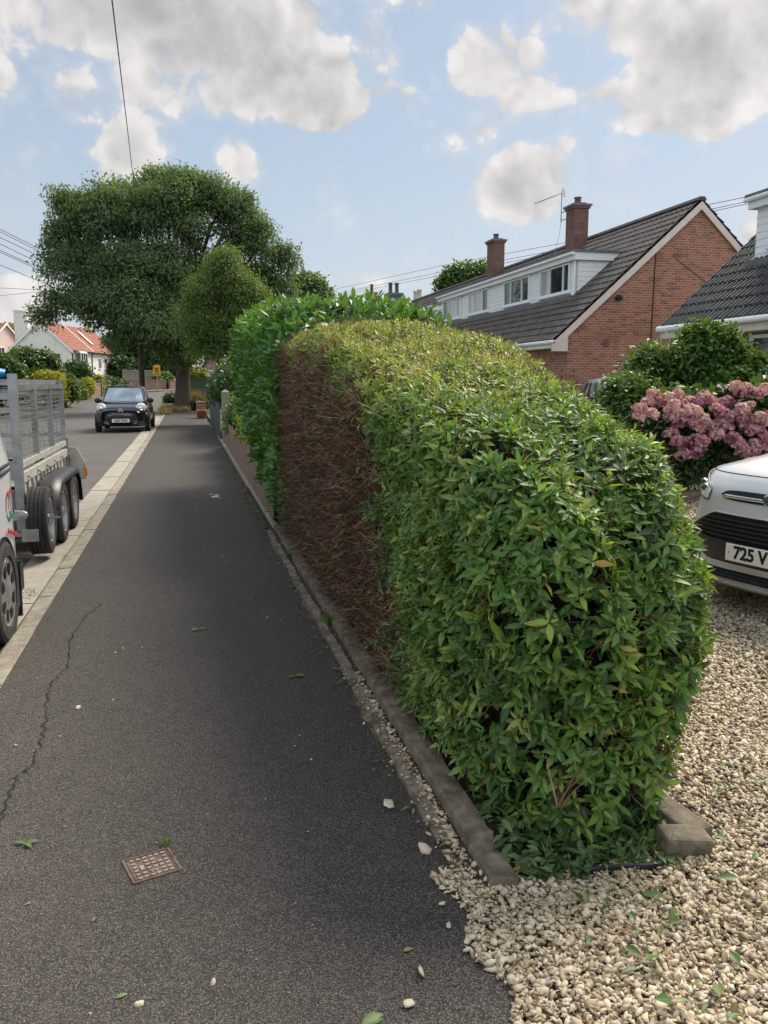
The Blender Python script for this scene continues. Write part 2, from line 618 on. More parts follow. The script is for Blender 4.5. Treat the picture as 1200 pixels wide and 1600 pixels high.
# ------------------------------------------------------------------ materials
def asphalt(name, base, warm, bump=.5):
    m, n, out = new_mat(name)
    v = n.n('ShaderNodeTexCoord').outputs['Object']
    vo = n.n('ShaderNodeTexVoronoi', i_Vector=v, i_Scale=185.0)
    vo2 = n.n('ShaderNodeTexVoronoi', i_Vector=v, i_Scale=330.0)
    sp = n.n('ShaderNodeSeparateColor', i_0=vo.outputs['Color']).outputs
    sp2 = n.n('ShaderNodeSeparateColor', i_0=vo2.outputs['Color']).outputs
    big = n.noise(v, 1.1, 6, .62)
    mid = n.noise(v, 9.0, 5, .6)
    c = n.mix(n.ss(big, .36, .66), base, warm)
    st = n.noise(v, .55, 8, .68, .6)
    c = n.mix(n.m('MULTIPLY', n.ss(st, .52, .66), .5), c, n.mix(.6, c, (.022, .021, .022)))
    c = n.mix(n.m('MULTIPLY', n.ss(n.noise(v, 1.7, 7, .7, .4), .56, .72), .4), c, n.mix(.5, c, (.125, .108, .095)))
    c = n.mix(n.ss(mid, .35, .75), c, n.mix(.45, c, (.02, .02, .022)))
    c = n.mix(n.m('MULTIPLY', n.ss(sp[0], .4, 1.0), .5), c, (.165, .148, .13))
    c = n.mix(n.m('MULTIPLY', n.ss(sp2[1], .86, .98), .6), c, (.30, .27, .24))
    c = n.mix(n.m('MULTIPLY', n.ss(vo.outputs['Distance'], .35, .75), .75), c, (.012, .012, .013))
    p = n.n('ShaderNodeBsdfPrincipled', i_Base_Color=c, i_Roughness=n.ss(sp[2], -.6, 1.1))
    p.inputs['Roughness'].default_value = .7
    p.inputs['Specular IOR Level'].default_value = .35
    h = n.m('ADD', n.m('MULTIPLY', n.m('SUBTRACT', 1.0, vo.outputs['Distance']), 1.0), n.m('MULTIPLY', mid, .8))
    h = n.m('ADD', h, n.m('MULTIPLY', n.noise(v, 2.2, 3), 3.0))
    b = n.n('ShaderNodeBump', i_Strength=bump, i_Distance=.006, i_Height=h)
    n.t.links.new(b.outputs[0], p.inputs['Normal'])
    finish(n, out, p.outputs[0])
    return m


def brick_mat(name, c1, c2, mortar, bw=.225, rh=.075, ms=.011):
    m, n, out = new_mat(name)
    v = n.n('ShaderNodeTexCoord').outputs['Object']
    nr = n.n('ShaderNodeNewGeometry').outputs['True Normal']
    sv = n.n('ShaderNodeSeparateXYZ', i_0=v).outputs
    sn = n.n('ShaderNodeSeparateXYZ', i_0=nr).outputs
    side = n.m('GREATER_THAN', n.m('ABSOLUTE', sn[0]), .6)
    u = n.m('ADD', n.m('MULTIPLY', sv[0], n.m('SUBTRACT', 1.0, side)), n.m('MULTIPLY', sv[1], side))
    vec = n.n('ShaderNodeCombineXYZ', i_0=u, i_1=sv[2]).outputs[0]
    bt = n.n('ShaderNodeTexBrick', i_Vector=vec, i_Color1=c1, i_Color2=c2, i_Mortar=mortar, i_Scale=1.0)
    bt.inputs['Brick Width'].default_value = bw
    bt.inputs['Row Height'].default_value = rh
    bt.inputs['Mortar Size'].default_value = ms
    bt.inputs['Mortar Smooth'].default_value = .2
    bt.inputs['Bias'].default_value = -.1
    f = n.noise(v, 30, 5, .65)
    c = n.mix(n.m('MULTIPLY', n.ss(f, .35, .75), .5), bt.outputs[0], n.mix(.5, bt.outputs[0], (.05, .03, .025)))
    c = n.mix(n.m('MULTIPLY', n.ss(n.noise(v, .9, 6, .6), .48, .7), .35), c, (.16, .10, .08))
    wn = n.n('ShaderNodeTexWhiteNoise', noise_dimensions='2D')
    cell = n.n('ShaderNodeCombineXYZ', i_0=n.m('FLOOR', n.m('DIVIDE', u, .225)), i_1=n.m('FLOOR', n.m('DIVIDE', sv[2], .075))).outputs[0]
    n.t.links.new(cell, wn.inputs[0])
    c = n.mix(n.m('MULTIPLY', n.m('GREATER_THAN', wn.outputs[0], .8), .35), c, (.10, .045, .035))
    p = n.n('ShaderNodeBsdfPrincipled', i_Base_Color=c, i_Roughness=.85)
    p.inputs['Specular IOR Level'].default_value = .2
    h = n.m('ADD', n.m('MULTIPLY', bt.outputs['Fac'], -1.0), n.m('MULTIPLY', f, .4))
    b = n.n('ShaderNodeBump', i_Strength=.7, i_Distance=.008, i_Height=h)
    n.t.links.new(b.outputs[0], p.inputs['Normal'])
    finish(n, out, p.outputs[0])
    return m


def glass_mat(name, col=(.02, .025, .03), rough=.03, spec=.8):
    m, n, out = new_mat(name)
    v = n.n('ShaderNodeTexCoord').outputs['Object']
    c = n.mix(n.ss(n.noise(v, 1.7, 4), .35, .7), col, tuple(np.array(col) * 2.0 + .008))
    p = n.n('ShaderNodeBsdfPrincipled', i_Base_Color=c, i_Roughness=rough, i_IOR=1.52)
    p.inputs['Specular IOR Level'].default_value = spec
    b = n.n('ShaderNodeBump', i_Strength=.04, i_Distance=.01, i_Height=n.noise(v, 3.0, 2))
    n.t.links.new(b.outputs[0], p.inputs['Normal'])
    finish(n, out, p.outputs[0])
    return m


M_PAVE = asphalt('footway_tarmac', (.055, .0482, .0438), (.067, .0565, .050))
M_ROAD = asphalt('road_tarmac', (.125, .118, .113), (.16, .15, .142), .35)
M_FARROAD = asphalt('pale_road_tarmac', (.17, .17, .17), (.21, .205, .2), .3)
M_SLAB = pm('concrete_channel', (.315, .285, .25), .13, 9, .85, .35, 90, dirt=(.22, .19, .15), dscale=3.5, dlo=.52, dhi=.8)
M_KERB = pm('concrete_kerb', (.265, .24, .20), .2, 14, .88, .5, 70, dirt=(.16, .14, .11), dscale=6, dlo=.46, dhi=.72)
M_CONC = pm('weathered_concrete', (.17, .142, .112), .35, 14, .92, .4, 110, dirt=(.085, .08, .048), dscale=8, dlo=.43, dhi=.66)
M_OLDCONC = pm('old_edging_concrete', (.23, .19, .155), .3, 18, .9, .8, 50, dirt=(.09, .08, .06), dscale=8, dlo=.45, dhi=.7)
M_SOIL = pm('dark_soil', (.05, .037, .027), .4, 20, .95, .9, 40, dirt=(.09, .07, .05), dscale=12)
M_EARTH = pm('garden_ground', (.07, .085, .03), .35, 1.5, .95, .5, 12, dirt=(.11, .095, .05), dscale=.6)
M_GRAVELBED = pm('gravel_bed', (.30, .245, .175), .35, 60, .9, .9, 90, dirt=(.13, .10, .07), dscale=30, dlo=.45, dhi=.6)
M_BRICK = brick_mat('red_brick', (.43, .18, .115), (.28, .105, .072), (.42, .33, .28), ms=.013)
M_CHIMBRICK = brick_mat('chimney_brick', (.225, .115, .095), (.15, .08, .07), (.21, .17, .15))
M_WALLBRICK = brick_mat('garden_wall_brick', (.33, .19, .14), (.24, .13, .10), (.33, .28, .24))
M_TILE = pm('grey_roof_tile', (.085, .073, .068), .35, 2.6, .62, .4, 45, dirt=(.17, .15, .135), dscale=5, dlo=.5, dhi=.8)
M_DTILE = pm('dark_roof_tile', (.038, .039, .043), .4, 3.2, .42, .4, 45, spec=.55, dirt=(.12, .115, .11), dscale=7, dlo=.54, dhi=.8)
M_REDTILE = pm('red_roof_tile', (.30, .105, .066), .25, 3, .75, .5, 20, dirt=(.24, .10, .07), dscale=1.2)
M_BROWNTILE = pm('brown_roof_tile', (.16, .095, .075), .25, 3, .8, .5, 20)
M_WHITE = pm('white_upvc', (.83, .855, .90), .03, 3, .4, spec=.45, dirt=(.58, .57, .55), dscale=3, dlo=.58, dhi=.9)
M_BARGE = pm('bargeboard_paint', (.66, .60, .56), .08, 4, .6, dirt=(.42, .37, .33), dscale=5, dlo=.55, dhi=.85)
M_RENDER = pm('white_render', (.78, .76, .73), .06, 2, .85, .35, 60, dirt=(.55, .54, .52), dscale=.9, dlo=.5, dhi=.85)
M_PINKRENDER = pm('pink_render', (.70, .60, .57), .06, 2, .85)
M_LEAD = pm('lead_flashing', (.13, .14, .16), .25, 8, .5, .2)
M_GLASS = glass_mat('window_glass')
M_CURTAIN = pm('net_curtain_window', (.42, .43, .43), .12, 6, .12, spec=.7, streak=(30, 30, 1))
M_DARK = pm('dark_plastic', (.018, .018, .02), .2, 12, .55)
M_GALV = pm('galvanised_steel', (.30, .31, .325), .2, 7, .42, .15, 60, metal=.65, dirt=(.17, .165, .16), dscale=5, dlo=.5, dhi=.8)
M_ALU = pm('pale_aluminium', (.50, .50, .47), .12, 8, .5, metal=.35, dirt=(.30, .28, .22), dscale=5, dlo=.5, dhi=.8)
M_WOODP = pm('weathered_fence_board', (.29, .20, .155), .28, 6, .85, .6, 40, streak=(9, 9, .8), dirt=(.16, .12, .10), dscale=5)
M_WOODG = pm('grey_fence_board', (.25, .225, .205), .2, 6, .9, .5, 40, streak=(9, 9, .8))
M_POSTW = pm('grey_weathered_post', (.30, .265, .235), .25, 6, .9, .7, 40, streak=(12, 12, 1), dirt=(.17, .14, .12), dscale=6)
M_SLATE = pm('slate_grey_paint', (.075, .092, .105), .15, 6, .55)
M_GREENP = pm('green_fence_paint', (.105, .165, .125), .12, 4, .6, .2, 20, streak=(6, 6, .7))
M_TERRA = pm('terracotta', (.34, .125, .07), .2, 9, .8, .3)
M_WIRE = pm('cable_black', (.03, .03, .035), .1, 5, .6)
M_POLE = pm('creosoted_pole', (.115, .09, .07), .3, 4, .9, .5, 30, streak=(14, 14, .6))
M_BARK = pm('tree_bark', (.10, .078, .062), .35, 5, .95, 1.0, 14, streak=(5, 5, 1))
M_RUST = pm('rusty_iron', (.155, .108, .085), .3, 30, .75, .5, 120, metal=.2, dirt=(.24, .18, .145), dscale=20)
M_STUD = pm('worn_iron_stud', (.33, .28, .25), .2, 60, .55, .3, 160, metal=.35)

# ------------------------------------------------------------------ the setting
def gz(y):
    return 0.016 * min(max(0.0, y - 48.0), 62.0)


def sheet(name, L, Rr, dz, mat, label=None, n=1):
    """strip between two polylines of (x, y), lying dz above the terrain"""
    mb = MB()
    G = []
    for (a, b) in zip(L, Rr):
        G.append([(a[0] + (b[0] - a[0]) * i / n, a[1] + (b[1] - a[1]) * i / n, gz(a[1] + (b[1] - a[1]) * i / n) + dz) for i in range(n + 1)])
    mb.grid(np.array(G), flip=True)
    o = mb.build(name, mat)
    tag(o, label, None, None, 'structure')
    return o


ys = [-60, 0, 20, 48, 60, 75, 92, 110, 160, 900]
sheet('ground', [(-900, y) for y in ys], [(900, y) for y in ys], -.12, M_EARTH, n=6)
YL = [-40, 20, 46, 55, 64, 74, 84, 93, 100]
sheet('road', [(-8.4, -40), (-8.4, 20), (-8.4, 46), (-8.2, 58), (-7.6, 68), (-6, 78), (-2, 88), (10, 97), (40, 104)],
      [(-1.30, -40), (-1.30, 20), (-1.30, 46), (-.9, 56), (.4, 64), (3, 71), (7, 77), (16, 84), (40, 90)], -.045, M_ROAD, n=8)
sheet('far_pavement', [(-10.3, -40), (-10.3, 20), (-10.3, 46), (-10.1, 58), (-9.4, 70), (-7.6, 81), (-3, 92), (9, 101), (40, 109)],
      [(-8.4, -40), (-8.4, 20), (-8.4, 46), (-8.2, 58), (-7.6, 68), (-6, 78), (-2, 88), (10, 97), (40, 104)], .02, M_FARROAD, n=2)

mb = MB()                                             # footway: straight, with a slightly ragged right edge
rows = []
for y in np.concatenate([np.arange(-3, 9, .07), np.arange(9, 50.5, .8)]):
    e = .745 + .012 * math.sin(y * 3.1) + (.008 * rng.normal() if y < 9 else 0)
    if y > 8.6:
        e = .80
    if y < 2.1:
        e -= .006 + .004 * abs(rng.normal())
    rows.append([(-.95, y, 0.0), (-.3, y, .004), (.3, y, .004), (e, y, 0.0)])
mb.grid(np.array(rows), flip=True)
tag(mb.build('pavement', M_PAVE), kind='structure')

mb = MB()
y = -3.0
while y < 46:
    mb.box((-1.372, y, -.2), (-1.092, y + .90, -.035 + .003 * rng.normal()))
    y += .908
tag(mb.build('gutter', M_SLAB, bevel=.004), kind='structure')
mb = MB()
y = -3.0
while y < 46:
    j = .003 * rng.normal()
    p = [(-1.085, y, -.2), (-.945, y, -.2), (-.945, y, .004 + j), (-1.055, y, .003 + j), (-1.085, y, -.022 + j)]
    mb.prism(p, (0, .908, 0))
    y += .914
tag(mb.build('kerb', M_KERB, bevel=.006), kind='structure')

# crack wandering through the tarmac, a flat dark ribbon just above it
mb = MB()
cr = [gnd(*p) for p in [(160, 944), (135, 962), (120, 985), (110, 1000), (105, 1045), (82, 1065), (72, 1100), (70, 1135), (62, 1170), (48, 1200), (25, 1215), (15, 1245), (4, 1275), (-8, 1310)]]
pts = []
for a, b in zip(cr[:-1], cr[1:]):
    for t in np.linspace(0, 1, 9)[:-1]:
        pts.append(a + (b - a) * t + np.array([rng.normal() * .006, rng.normal() * .005, 0]))
for i in range(len(pts) - 1):
    w0 = .0012 + .0028 * rng.random()
    a, b = pts[i], pts[i + 1]
    mb.add([(a[0] - w0, a[1], .0065), (a[0] + w0, a[1], .0065), (b[0] + w0, b[1], .0065), (b[0] - w0, b[1], .0065)], [(0, 1, 2, 3)])
    if rng.random() < .12:
        e = a + np.array([rng.normal() * .04, rng.normal() * .03, 0])
        mb.add([(a[0] - w0, a[1], .006), (a[0] + w0, a[1], .006), (e[0] + .0008, e[1], .006), (e[0] - .0008, e[1], .006)], [(0, 1, 2, 3)])
tag(mb.build('pavement_crack', pm('crack_dark', (.012, .011, .010), .2, 30, .95)), kind='structure')

sheet('gravel_drive', [(.72, -2), (.72, 2), (.72, 12.5)], [(16, -2), (16, 2), (16, 12.5)], -.015, M_GRAVELBED, n=4)
sheet('soil_bed', [(.80, 2.15), (.80, 8), (.80, 12)], [(2.1, 2.15), (2.3, 8), (2.6, 12)], .012, M_SOIL, n=3)
sheet('front_garden', [(.95, 12), (.95, 30), (.95, 46)], [(11.3, 12), (11.3, 30), (11.3, 46)], -.02, M_EARTH, n=2)

# ------------------------------------------------------------------ low edging under the hedge
mb = MB()
G = []
for y in np.arange(2.42, 8.4, .06):
    j, z_ = .004 * rng.normal(), .014 + .003 * math.sin(y * 5) + .002 * rng.normal()
    if math.sin(y * 4.3) + math.sin(y * 9.1) > 1.55:
        z_ = .001
    G.append([(.750 + j, y, -.05), (.753 + j, y, z_), (.803 + j * .6, y, z_ + .001), (.806 + j * .6, y, -.05)])
mb.grid(np.array(G), flip=True)
o = mb.build('path_edging', M_OLDCONC)
tag(o, 'thin old concrete edging strip set flush between tarmac and hedge kerb', 'edging')
mb = MB()
G = []
yk = np.concatenate([[2.13, 2.13], np.arange(2.14, 2.34, .03), [2.345, 2.36], np.arange(2.4, 8.5, .05)])
for i, y in enumerate(yk):
    hh = (.034 if y < 2.35 else .056) + .002 * math.sin(y * 4) + .0015 * rng.normal()
    j = .002 * math.sin(y * 2.7) + .0015 * rng.normal()
    if i == 0:
        hh = -.06
    G.append([(.830 + j, y, -.06), (.833 + j, y, hh * .45), (.837 + j, y, hh * .90), (.844 + j, y, hh), (.885 + j, y, hh + .004 + .003 * rng.normal()), (.918 + 2 * j, y, hh + .001), (.925 + 2 * j, y, -.06)])
mb.grid(np.array(G), flip=True)
o = mb.build('hedge_kerb', M_CONC)
tag(o, 'mossy low concrete kerb along the foot of the brown bare hedge side', 'kerb')
mb = MB()
mb.prism([(.735, .6, -.05), (.80, .6, -.05), (.795, .6, .006), (.74, .6, .008)], (0, 1.36, 0))
tag(mb.build('path_edging', M_CONC, bevel=.006), 'bare concrete edging half buried at the gravel border beside tarmac', 'edging')


def chunk(name, c, size, rot, tilt, label, mat):
    mb = MB()
    n = 5
    x, y_, z = [s / 2 for s in size]
    mb.prism([(-x, -y_, -z), (x, -y_, -z), (x * .93, -y_, z), (-x * .96, -y_, z * .96)], (0, 2 * y_, 0))
    o = mb.build(name, mat, bevel=.012)
    o.location = c
    o.rotation_euler = (tilt[0], tilt[1], rot)
    tag(o, label, 'concrete block', 'broken concrete blocks by the hedge')
    return o


b0 = gnd(1040, 1300)
chunk('concrete_block', (b0[0] + .02, b0[1] + .02, .035), (.105, .30, .10), R(12), (R(3), 0), 'long concrete block running in under the corner of the hedge', M_CONC)
b1 = gnd(1078, 1345)
chunk('concrete_block', (b1[0], b1[1] + .04, .036), (.165, .095, .09), R(-6), (R(4), R(6)), 'short speckled concrete block lying loose on the pale gravel', M_CONC)

mb = MB()
a = gnd(895, 1382)
b = gnd(1032, 1360)
pts = [a + (b - a) * t + np.array([0, .012 * math.sin(t * 5), .012]) for t in np.linspace(0, 1, 9)]
G = np.array([[p + np.array([0, 0, -.03]), p + np.array([0, .004, .018])] for p in pts])
mb.grid(G)
mb.grid(G + np.array([0, .008, 0]), flip=True)
mb.tube([p + np.array([0, .004, .018]) for p in pts], .007, 6)
tag(mb.build('lawn_edging', M_DARK), 'black plastic edging strip between hedge litter and gravel', 'edging')

# ------------------------------------------------------------------ roofs, windows, houses
def tile_roof(mb, P0, U, V, course=.33, tw=.30, prof=((0, .022), (.07, .03), (.15, .006), (.5, .0), (.57, .016), (.65, .0))):
    P0, U, V = (np.array(a, float) for a in (P0, U, V))
    lu, lv = np.linalg.norm(U), np.linalg.norm(V)
    u, v = U / lu, V / lv
    nn = np.cross(v, u)
    if nn[2] < 0:
        nn = -nn
    nc = max(1, int(round(lu / course)))
    nt = max(1, int(round(lv / tw)))
    xs, hs = [], []
    for k in range(nt):
        for (f, h) in prof:
            xs.append((k + f) / nt * lv)
            hs.append(h)
    xs.append(lv)
    hs.append(prof[0][1])
    xs, hs = np.array(xs), np.array(hs)
    flip = (np.cross(v, u)[2] < 0)
    for i in range(nc):
        s0, s1 = lu * i / nc - .03, lu * (i + 1) / nc
        jit = .004 * rng.normal()
        r0 = P0 + u * s0 + v * xs[:, None] + nn * (hs[:, None] * 1.0 + .005)
        r1 = P0 + u * s0 + v * xs[:, None] + nn * (hs[:, None] + .042 + jit)
        r2 = P0 + u * s1 + v * xs[:, None] + nn * (hs[:, None] + .004)
        mb.grid(np.stack([r0, r1, r2]), flip=not flip)


def window(parent, name, o, ax, W_, H_, mull=(), out=(-1, 0, 0), fw=.06, glass=None, sill=True, curtain=()):
    """framed window: o lower corner, ax horizontal unit vector, facing out"""
    o, ax, out = (np.array(a, float) for a in (o, ax, out))
    zz = np.array([0, 0, 1.0])
    f = MB()
    c = o + out * .03

    def bar(a, b, w):
        f.bar(a, b, w, .07, up=out if abs((b - a) @ zz) > .5 * np.linalg.norm(b - a) else zz)
    h = fw / 2
    bar(c + zz * h, c + ax * W_ + zz * h, fw)
    bar(c + zz * (H_ - h), c + ax * W_ + zz * (H_ - h), fw)
    for x in [h] + [m * W_ for m in mull] + [W_ - h]:
        f.bar(c + ax * x + zz * fw, c + ax * x + zz * (H_ - fw), fw * (.95 if x in (h, W_ - h) else .8), .066, up=out)
    if sill:
        f.bar(o - ax * .06 - zz * .035 + out * .05, o + ax * (W_ + .06) - zz * .035 + out * .05, .13, .05)
    fo = f.build(name, M_WHITE, parent)
    edges = [0] + list(mull) + [1]
    for k in range(len(edges) - 1):
        g = MB()
        a = o + ax * (edges[k] * W_ + fw * .4) + zz * fw * .6 + out * .012
        b = o + ax * (edges[k + 1] * W_ - fw * .4) + zz * fw * .6 + out * .012
        t = zz * (H_ - fw * 1.2)
        q = [a, b, b + t, a + t]
        nn = np.cross(b - a, t)
        g.add(q, [(0, 1, 2, 3) if nn @ out > 0 else (3, 2, 1, 0)])
        if k in curtain:
            g.build('pane', M_CURTAIN, fo)
        else:
            g.build('pane', glass or M_GLASS, fo)
    return fo


XE, XRDG, ZE, ZR = 11.0, 15.77, 2.79, 7.08
SL = (ZR - ZE) / (XRDG - XE)
XBACK = 20.54


def roof_z(x):
    return ZE + SL * (x - XE)


def chimney(parent, cx, y0, y1, ztop, half=.33, pots=1, mat=None):
    mb = MB()
    mb.box((cx - half, y0, roof_z(cx - half) - .4), (cx + half, y1, ztop - .22))
    mb.box((cx - half - .05, y0 - .05, ztop - .22), (cx + half + .05, y1 + .05, ztop - .13))
    ch = mb.build('chimney', mat or M_CHIMBRICK, parent)
    mb = MB()
    mb.box((cx - half - .1, y0 - .1, ztop - .13), (cx + half + .1, y1 + .1, ztop - .05))
    mb.box((cx - half * .8, y0 + .08, ztop - .05), (cx + half * .8, y1 - .08, ztop + .02))
    mb.build('chimney_cap', M_LEAD, ch)
    for k in range(pots):
        yy = y0 + (y1 - y0) * (k + 1) / (pots + 1)
        mb = MB()
        mb.lathe([(.13, ztop + .02), (.12, ztop + .2), (.15, ztop + .22), (.15, ztop + .26), (.09, ztop + .26), (.09, ztop + .1)], 12, (cx, yy, 0))
        mb.build('chimney_pot', M_CHIMBRICK, ch, smooth=True)
    return ch


def dormer(parent, xd, y0, y1, zt, wins, near_cheek=True, far_cheek=True):
    zb = roof_z(xd)
    d = MB()
    bh, gap = .155, .010
    xe = xd + (zt - zb) / SL
    # core box behind the boards
    for yy in ([y0 + .012] if near_cheek else []) + ([y1 - .012] if far_cheek else []):
        d.prism([(xd + .01, yy, zb - .1), (xd + .01, yy, zt), (xe, yy, zt), (xd + .1, yy, zb - .1)], (0, -.012 if yy < (y0 + y1) / 2 else .012, 0))
    d.box((xd + .012, y0 + .03, zb - .1), (xd + .06, y1 - .03, zt))
    z = zb + .02
    while z < zt - .3:
        z1 = min(z + bh - gap, zt - .28)
        d.prism([(xd, y0, z), (xd, y1, z), (xd + .012, y1, z1), (xd + .012, y0, z1)], (.02, 0, 0))
        for yy, s in ((y0, 1), (y1, -1)):
            d.prism([(xd + .03, yy - .012 * s, z), (xd + (z - zb) / SL + .06, yy - .012 * s, z), (xd + (z1 - zb) / SL + .06, yy, z1), (xd + .03, yy, z1)], (0, .02 * s, 0))
        z += bh
    do = d.build('dormer', M_WHITE, parent)
    f = MB()
    f.box((xd - .16, y0 - .12, zt - .27), (xd - .12, y1 + .12, zt - .02))
    f.box((xd - .12, y0 - .12, zt - .27), (xe + .1, y0 - .09, zt - .02))
    f.box((xd - .12, y1 + .09, zt - .27), (xe + .1, y1 + .12, zt - .02))
    f.box((xd - .12, y0 - .09, zt - .25), (xd + .1, y1 + .09, zt - .22))
    f.build('fascia', M_WHITE, do)
    g = MB()
    g.tube([(xd - .21, y0 - .16, zt - .07), (xd - .21, y1 + .16, zt - .07)], .055, 8)
    g.tube([(xd - .19, y0 - .06, zt - .1), (xd - .06, y0 + .03, zt - .3), (xd - .06, y0 + .03, zb + .12), (xd - .16, y0 + .03, zb - .06)], .033, 8)
    g.build('gutter', M_WHITE, do)
    r = MB()
    r.box((xd - .22, y0 - .18, zt - .02), (xe + .25, y1 + .18, zt + .045))
    r.build('flat_roof', M_LEAD, do)
    a = MB()
    for yy in (y0 - .02, y1 + .02):
        a.bar((xd - .05, yy, zb + .045), (xe, yy, zt + .0), .09, .04)
    a.box((xd - .22, y0 - .05, zb - .16), (xd + .02, y1 + .05, zb + .02))
    a.build('flashing', M_LEAD, do)
    for (wy0, wy1, z0, z1, mull, cur) in wins:
        window(parent, 'window', (xd - .005, wy1, z0), (0, -1, 0), wy1 - wy0, z1 - z0, mull, curtain=cur)
    return do


def chalet(name, label, y0, y1, mat_wall, near_gable=True, group=None):
    t = thing(name, label, 'house', (XE + .4, y0, 0), group=group)
    w = MB()
    w.prism([(XE + .45, y0, -.2), (XBACK - .45, y0, -.2), (XBACK - .45, y0, roof_z(XE + .45) - .06), (XRDG, y0, ZR - .1), (XE + .45, y0, roof_z(XE + .45) - .06)], (0, y1 - y0, 0))
    w.build('wall', mat_wall, t)
    r = MB()
    tile_roof(r, (XE, y0 - .08, ZE), (XRDG - XE, 0, ZR - ZE), (0, y1 - y0 + .08, 0))
    tile_roof(r, (XBACK, y0 - .08, ZE), (XRDG - XBACK, 0, ZR - ZE), (0, y1 - y0 + .08, 0))
    ro = r.build('roof', M_TILE, t)
    k = MB()
    yy = y0 - .1
    while yy < y1:
        k.prism([(XRDG - .15, yy, ZR - .02), (XRDG - .08, yy, ZR + .09), (XRDG + .08, yy, ZR + .09), (XRDG + .15, yy, ZR - .02)], (0, min(.44, y1 - yy), 0))
        yy += .45
    k.build('ridge_tiles', M_TILE, ro)
    if near_gable:
        b = MB()
        for xe, s in ((XE - .05, 1), (XBACK + .05, -1)):
            p0 = np.array((xe, y0 - .09, ZE - .09))
            p1 = np.array((XRDG, y0 - .09, ZR - .05))
            dn = np.array((0, 0, -.24))
            b.prism([p0, p1, p1 + dn, p0 + dn], (0, .05, 0))
        b.prism([(XE - .08, y0 - .1, ZE - .10), (XE - .08, y0 - .1, ZE - .36), (XE + .42, y0 - .1, ZE - .36), (XE + .42, y0 - .1, ZE + .12)], (0, .11, 0))
        b.build('bargeboard', M_BARGE, t)
    g = MB()
    g.tube([(XE - .06, y0 - .1, ZE - .08), (XE - .06, y1, ZE - .08)], .06, 8)
    g.box((XE, y0 + .03, ZE - .25), (XE + .03, y1, ZE - .06))
    g.box((XE + .03, y0 + .03, ZE - .25), (XE + .46, y1, ZE - .22))
    g.build('gutter', M_WHITE, t)
    return t, ro


hA, roA = chalet('brick_house', 'red brick gabled house with white clad dormer and two brick chimneys', 24, 41.2, M_BRICK)
wz0, wz1 = 4.5, 5.46
dormer(hA, 12.7, 26.1, 41.2, 5.74, [(26.55, 29.0, wz0, wz1, (.30, .36, .8), (0,)), (29.95, 32.5, wz0, wz1, (.28, .72), ()),
                                   (34.3, 36.9, wz0, wz1, (.28, .72), (0, 1)), (38.0, 40.7, wz0, wz1, (.3, .78), (1, 2))], far_cheek=True)
chimney(hA, 15.3, 31.2, 31.95, 8.42, .30)
chimney(hA, 15.3, 40.1, 40.95, 8.5, .30)
mb = MB()                                              # gable fittings: cable conduit, air bricks, lamp
mb.bar((14.25, 23.985, .0), (14.3, 23.985, 5.85), .03, .02)
mb.bar((15.0, 23.985, 5.3), (16.7, 23.985, 4.25), .014, .012)
mb.build('conduit', M_DARK, hA)
for lo_, hi_ in (((12.65, 23.975, 2.6), (12.85, 24.01, 2.82)), ((13.95, 23.975, 2.45), (14.15, 24.01, 2.66)), ((14.9, 23.975, 5.35), (15.2, 24.01, 5.45))):
    MB().box(lo_, hi_).build('air_brick', M_CHIMBRICK, hA)
mb = MB()
mb.box((12.98, 23.86, 4.02), (13.12, 24.0, 4.10))
mb.lathe([(.02, 23.78), (.09, 23.79), (.10, 23.9), (.05, 23.95)], 10, (13.05, 0, 4.05), 'y')
mb.build('security_light', M_DARK, hA)
mb = MB()
mb.tube([(14.95, 32.3, 7.85), (14.95, 32.3, 9.05)], .022, 6)
for z in (8.02, 8.32):
    mb.bar((14.95, 32.3, z - .1), (15.02, 31.93, z - .1), .03)
mb.tube([(14.95, 32.3, 8.97), (14.2, 33.3, 8.72)], .014, 6)
for k in range(7):
    f = .25 + .11 * k
    c = np.array((14.95 - .75 * f, 32.3 + 1.0 * f, 8.97 - .25 * f))
    mb.bar(c + np.array((.11, .09, 0)), c - np.array((.11, .09, 0)), .012)
for dz in (-.12, -.04, .04, .12):
    mb.bar((14.87, 32.1, 8.98 + dz), (15.12, 32.4, 8.98 + dz), .014)
mb.bar((14.87, 32.1, 8.84), (14.87, 32.1, 9.14), .014)
mb.bar((15.12, 32.4, 8.84), (15.12, 32.4, 9.14), .014)
mb.tube([(14.95, 32.3, 7.9), (14.95, 32.4, 7.4), (14.6, 32.3, 6.2)], .008, 5)
an = mb.build('tv_aerial', M_GALV, hA)

hB, roB = chalet('terraced_house', 'further grey roofed house with dormer joined to the gabled brick one', 41.25, 58, M_BRICK, near_gable=False)
dormer(hB, 12.75, 42.4, 57, 5.45, [(43.2, 45.4, 4.4, 5.2, (.3, .7), (1,)), (47.4, 49.6, 4.4, 5.2, (.3, .7), (1,)), (51.6, 53.8, 4.4, 5.2, (.3, .7), (0, 1))])
for yy in (56.2, 57.2):
    mb = MB()
    mb.lathe([(.15, ZR), (.14, ZR + .55), (.19, ZR + .58), (.19, ZR + .66), (.1, ZR + .66)], 10, (XRDG, yy, 0))
    mb.build('roof_vent', M_BARGE, hB, smooth=True)


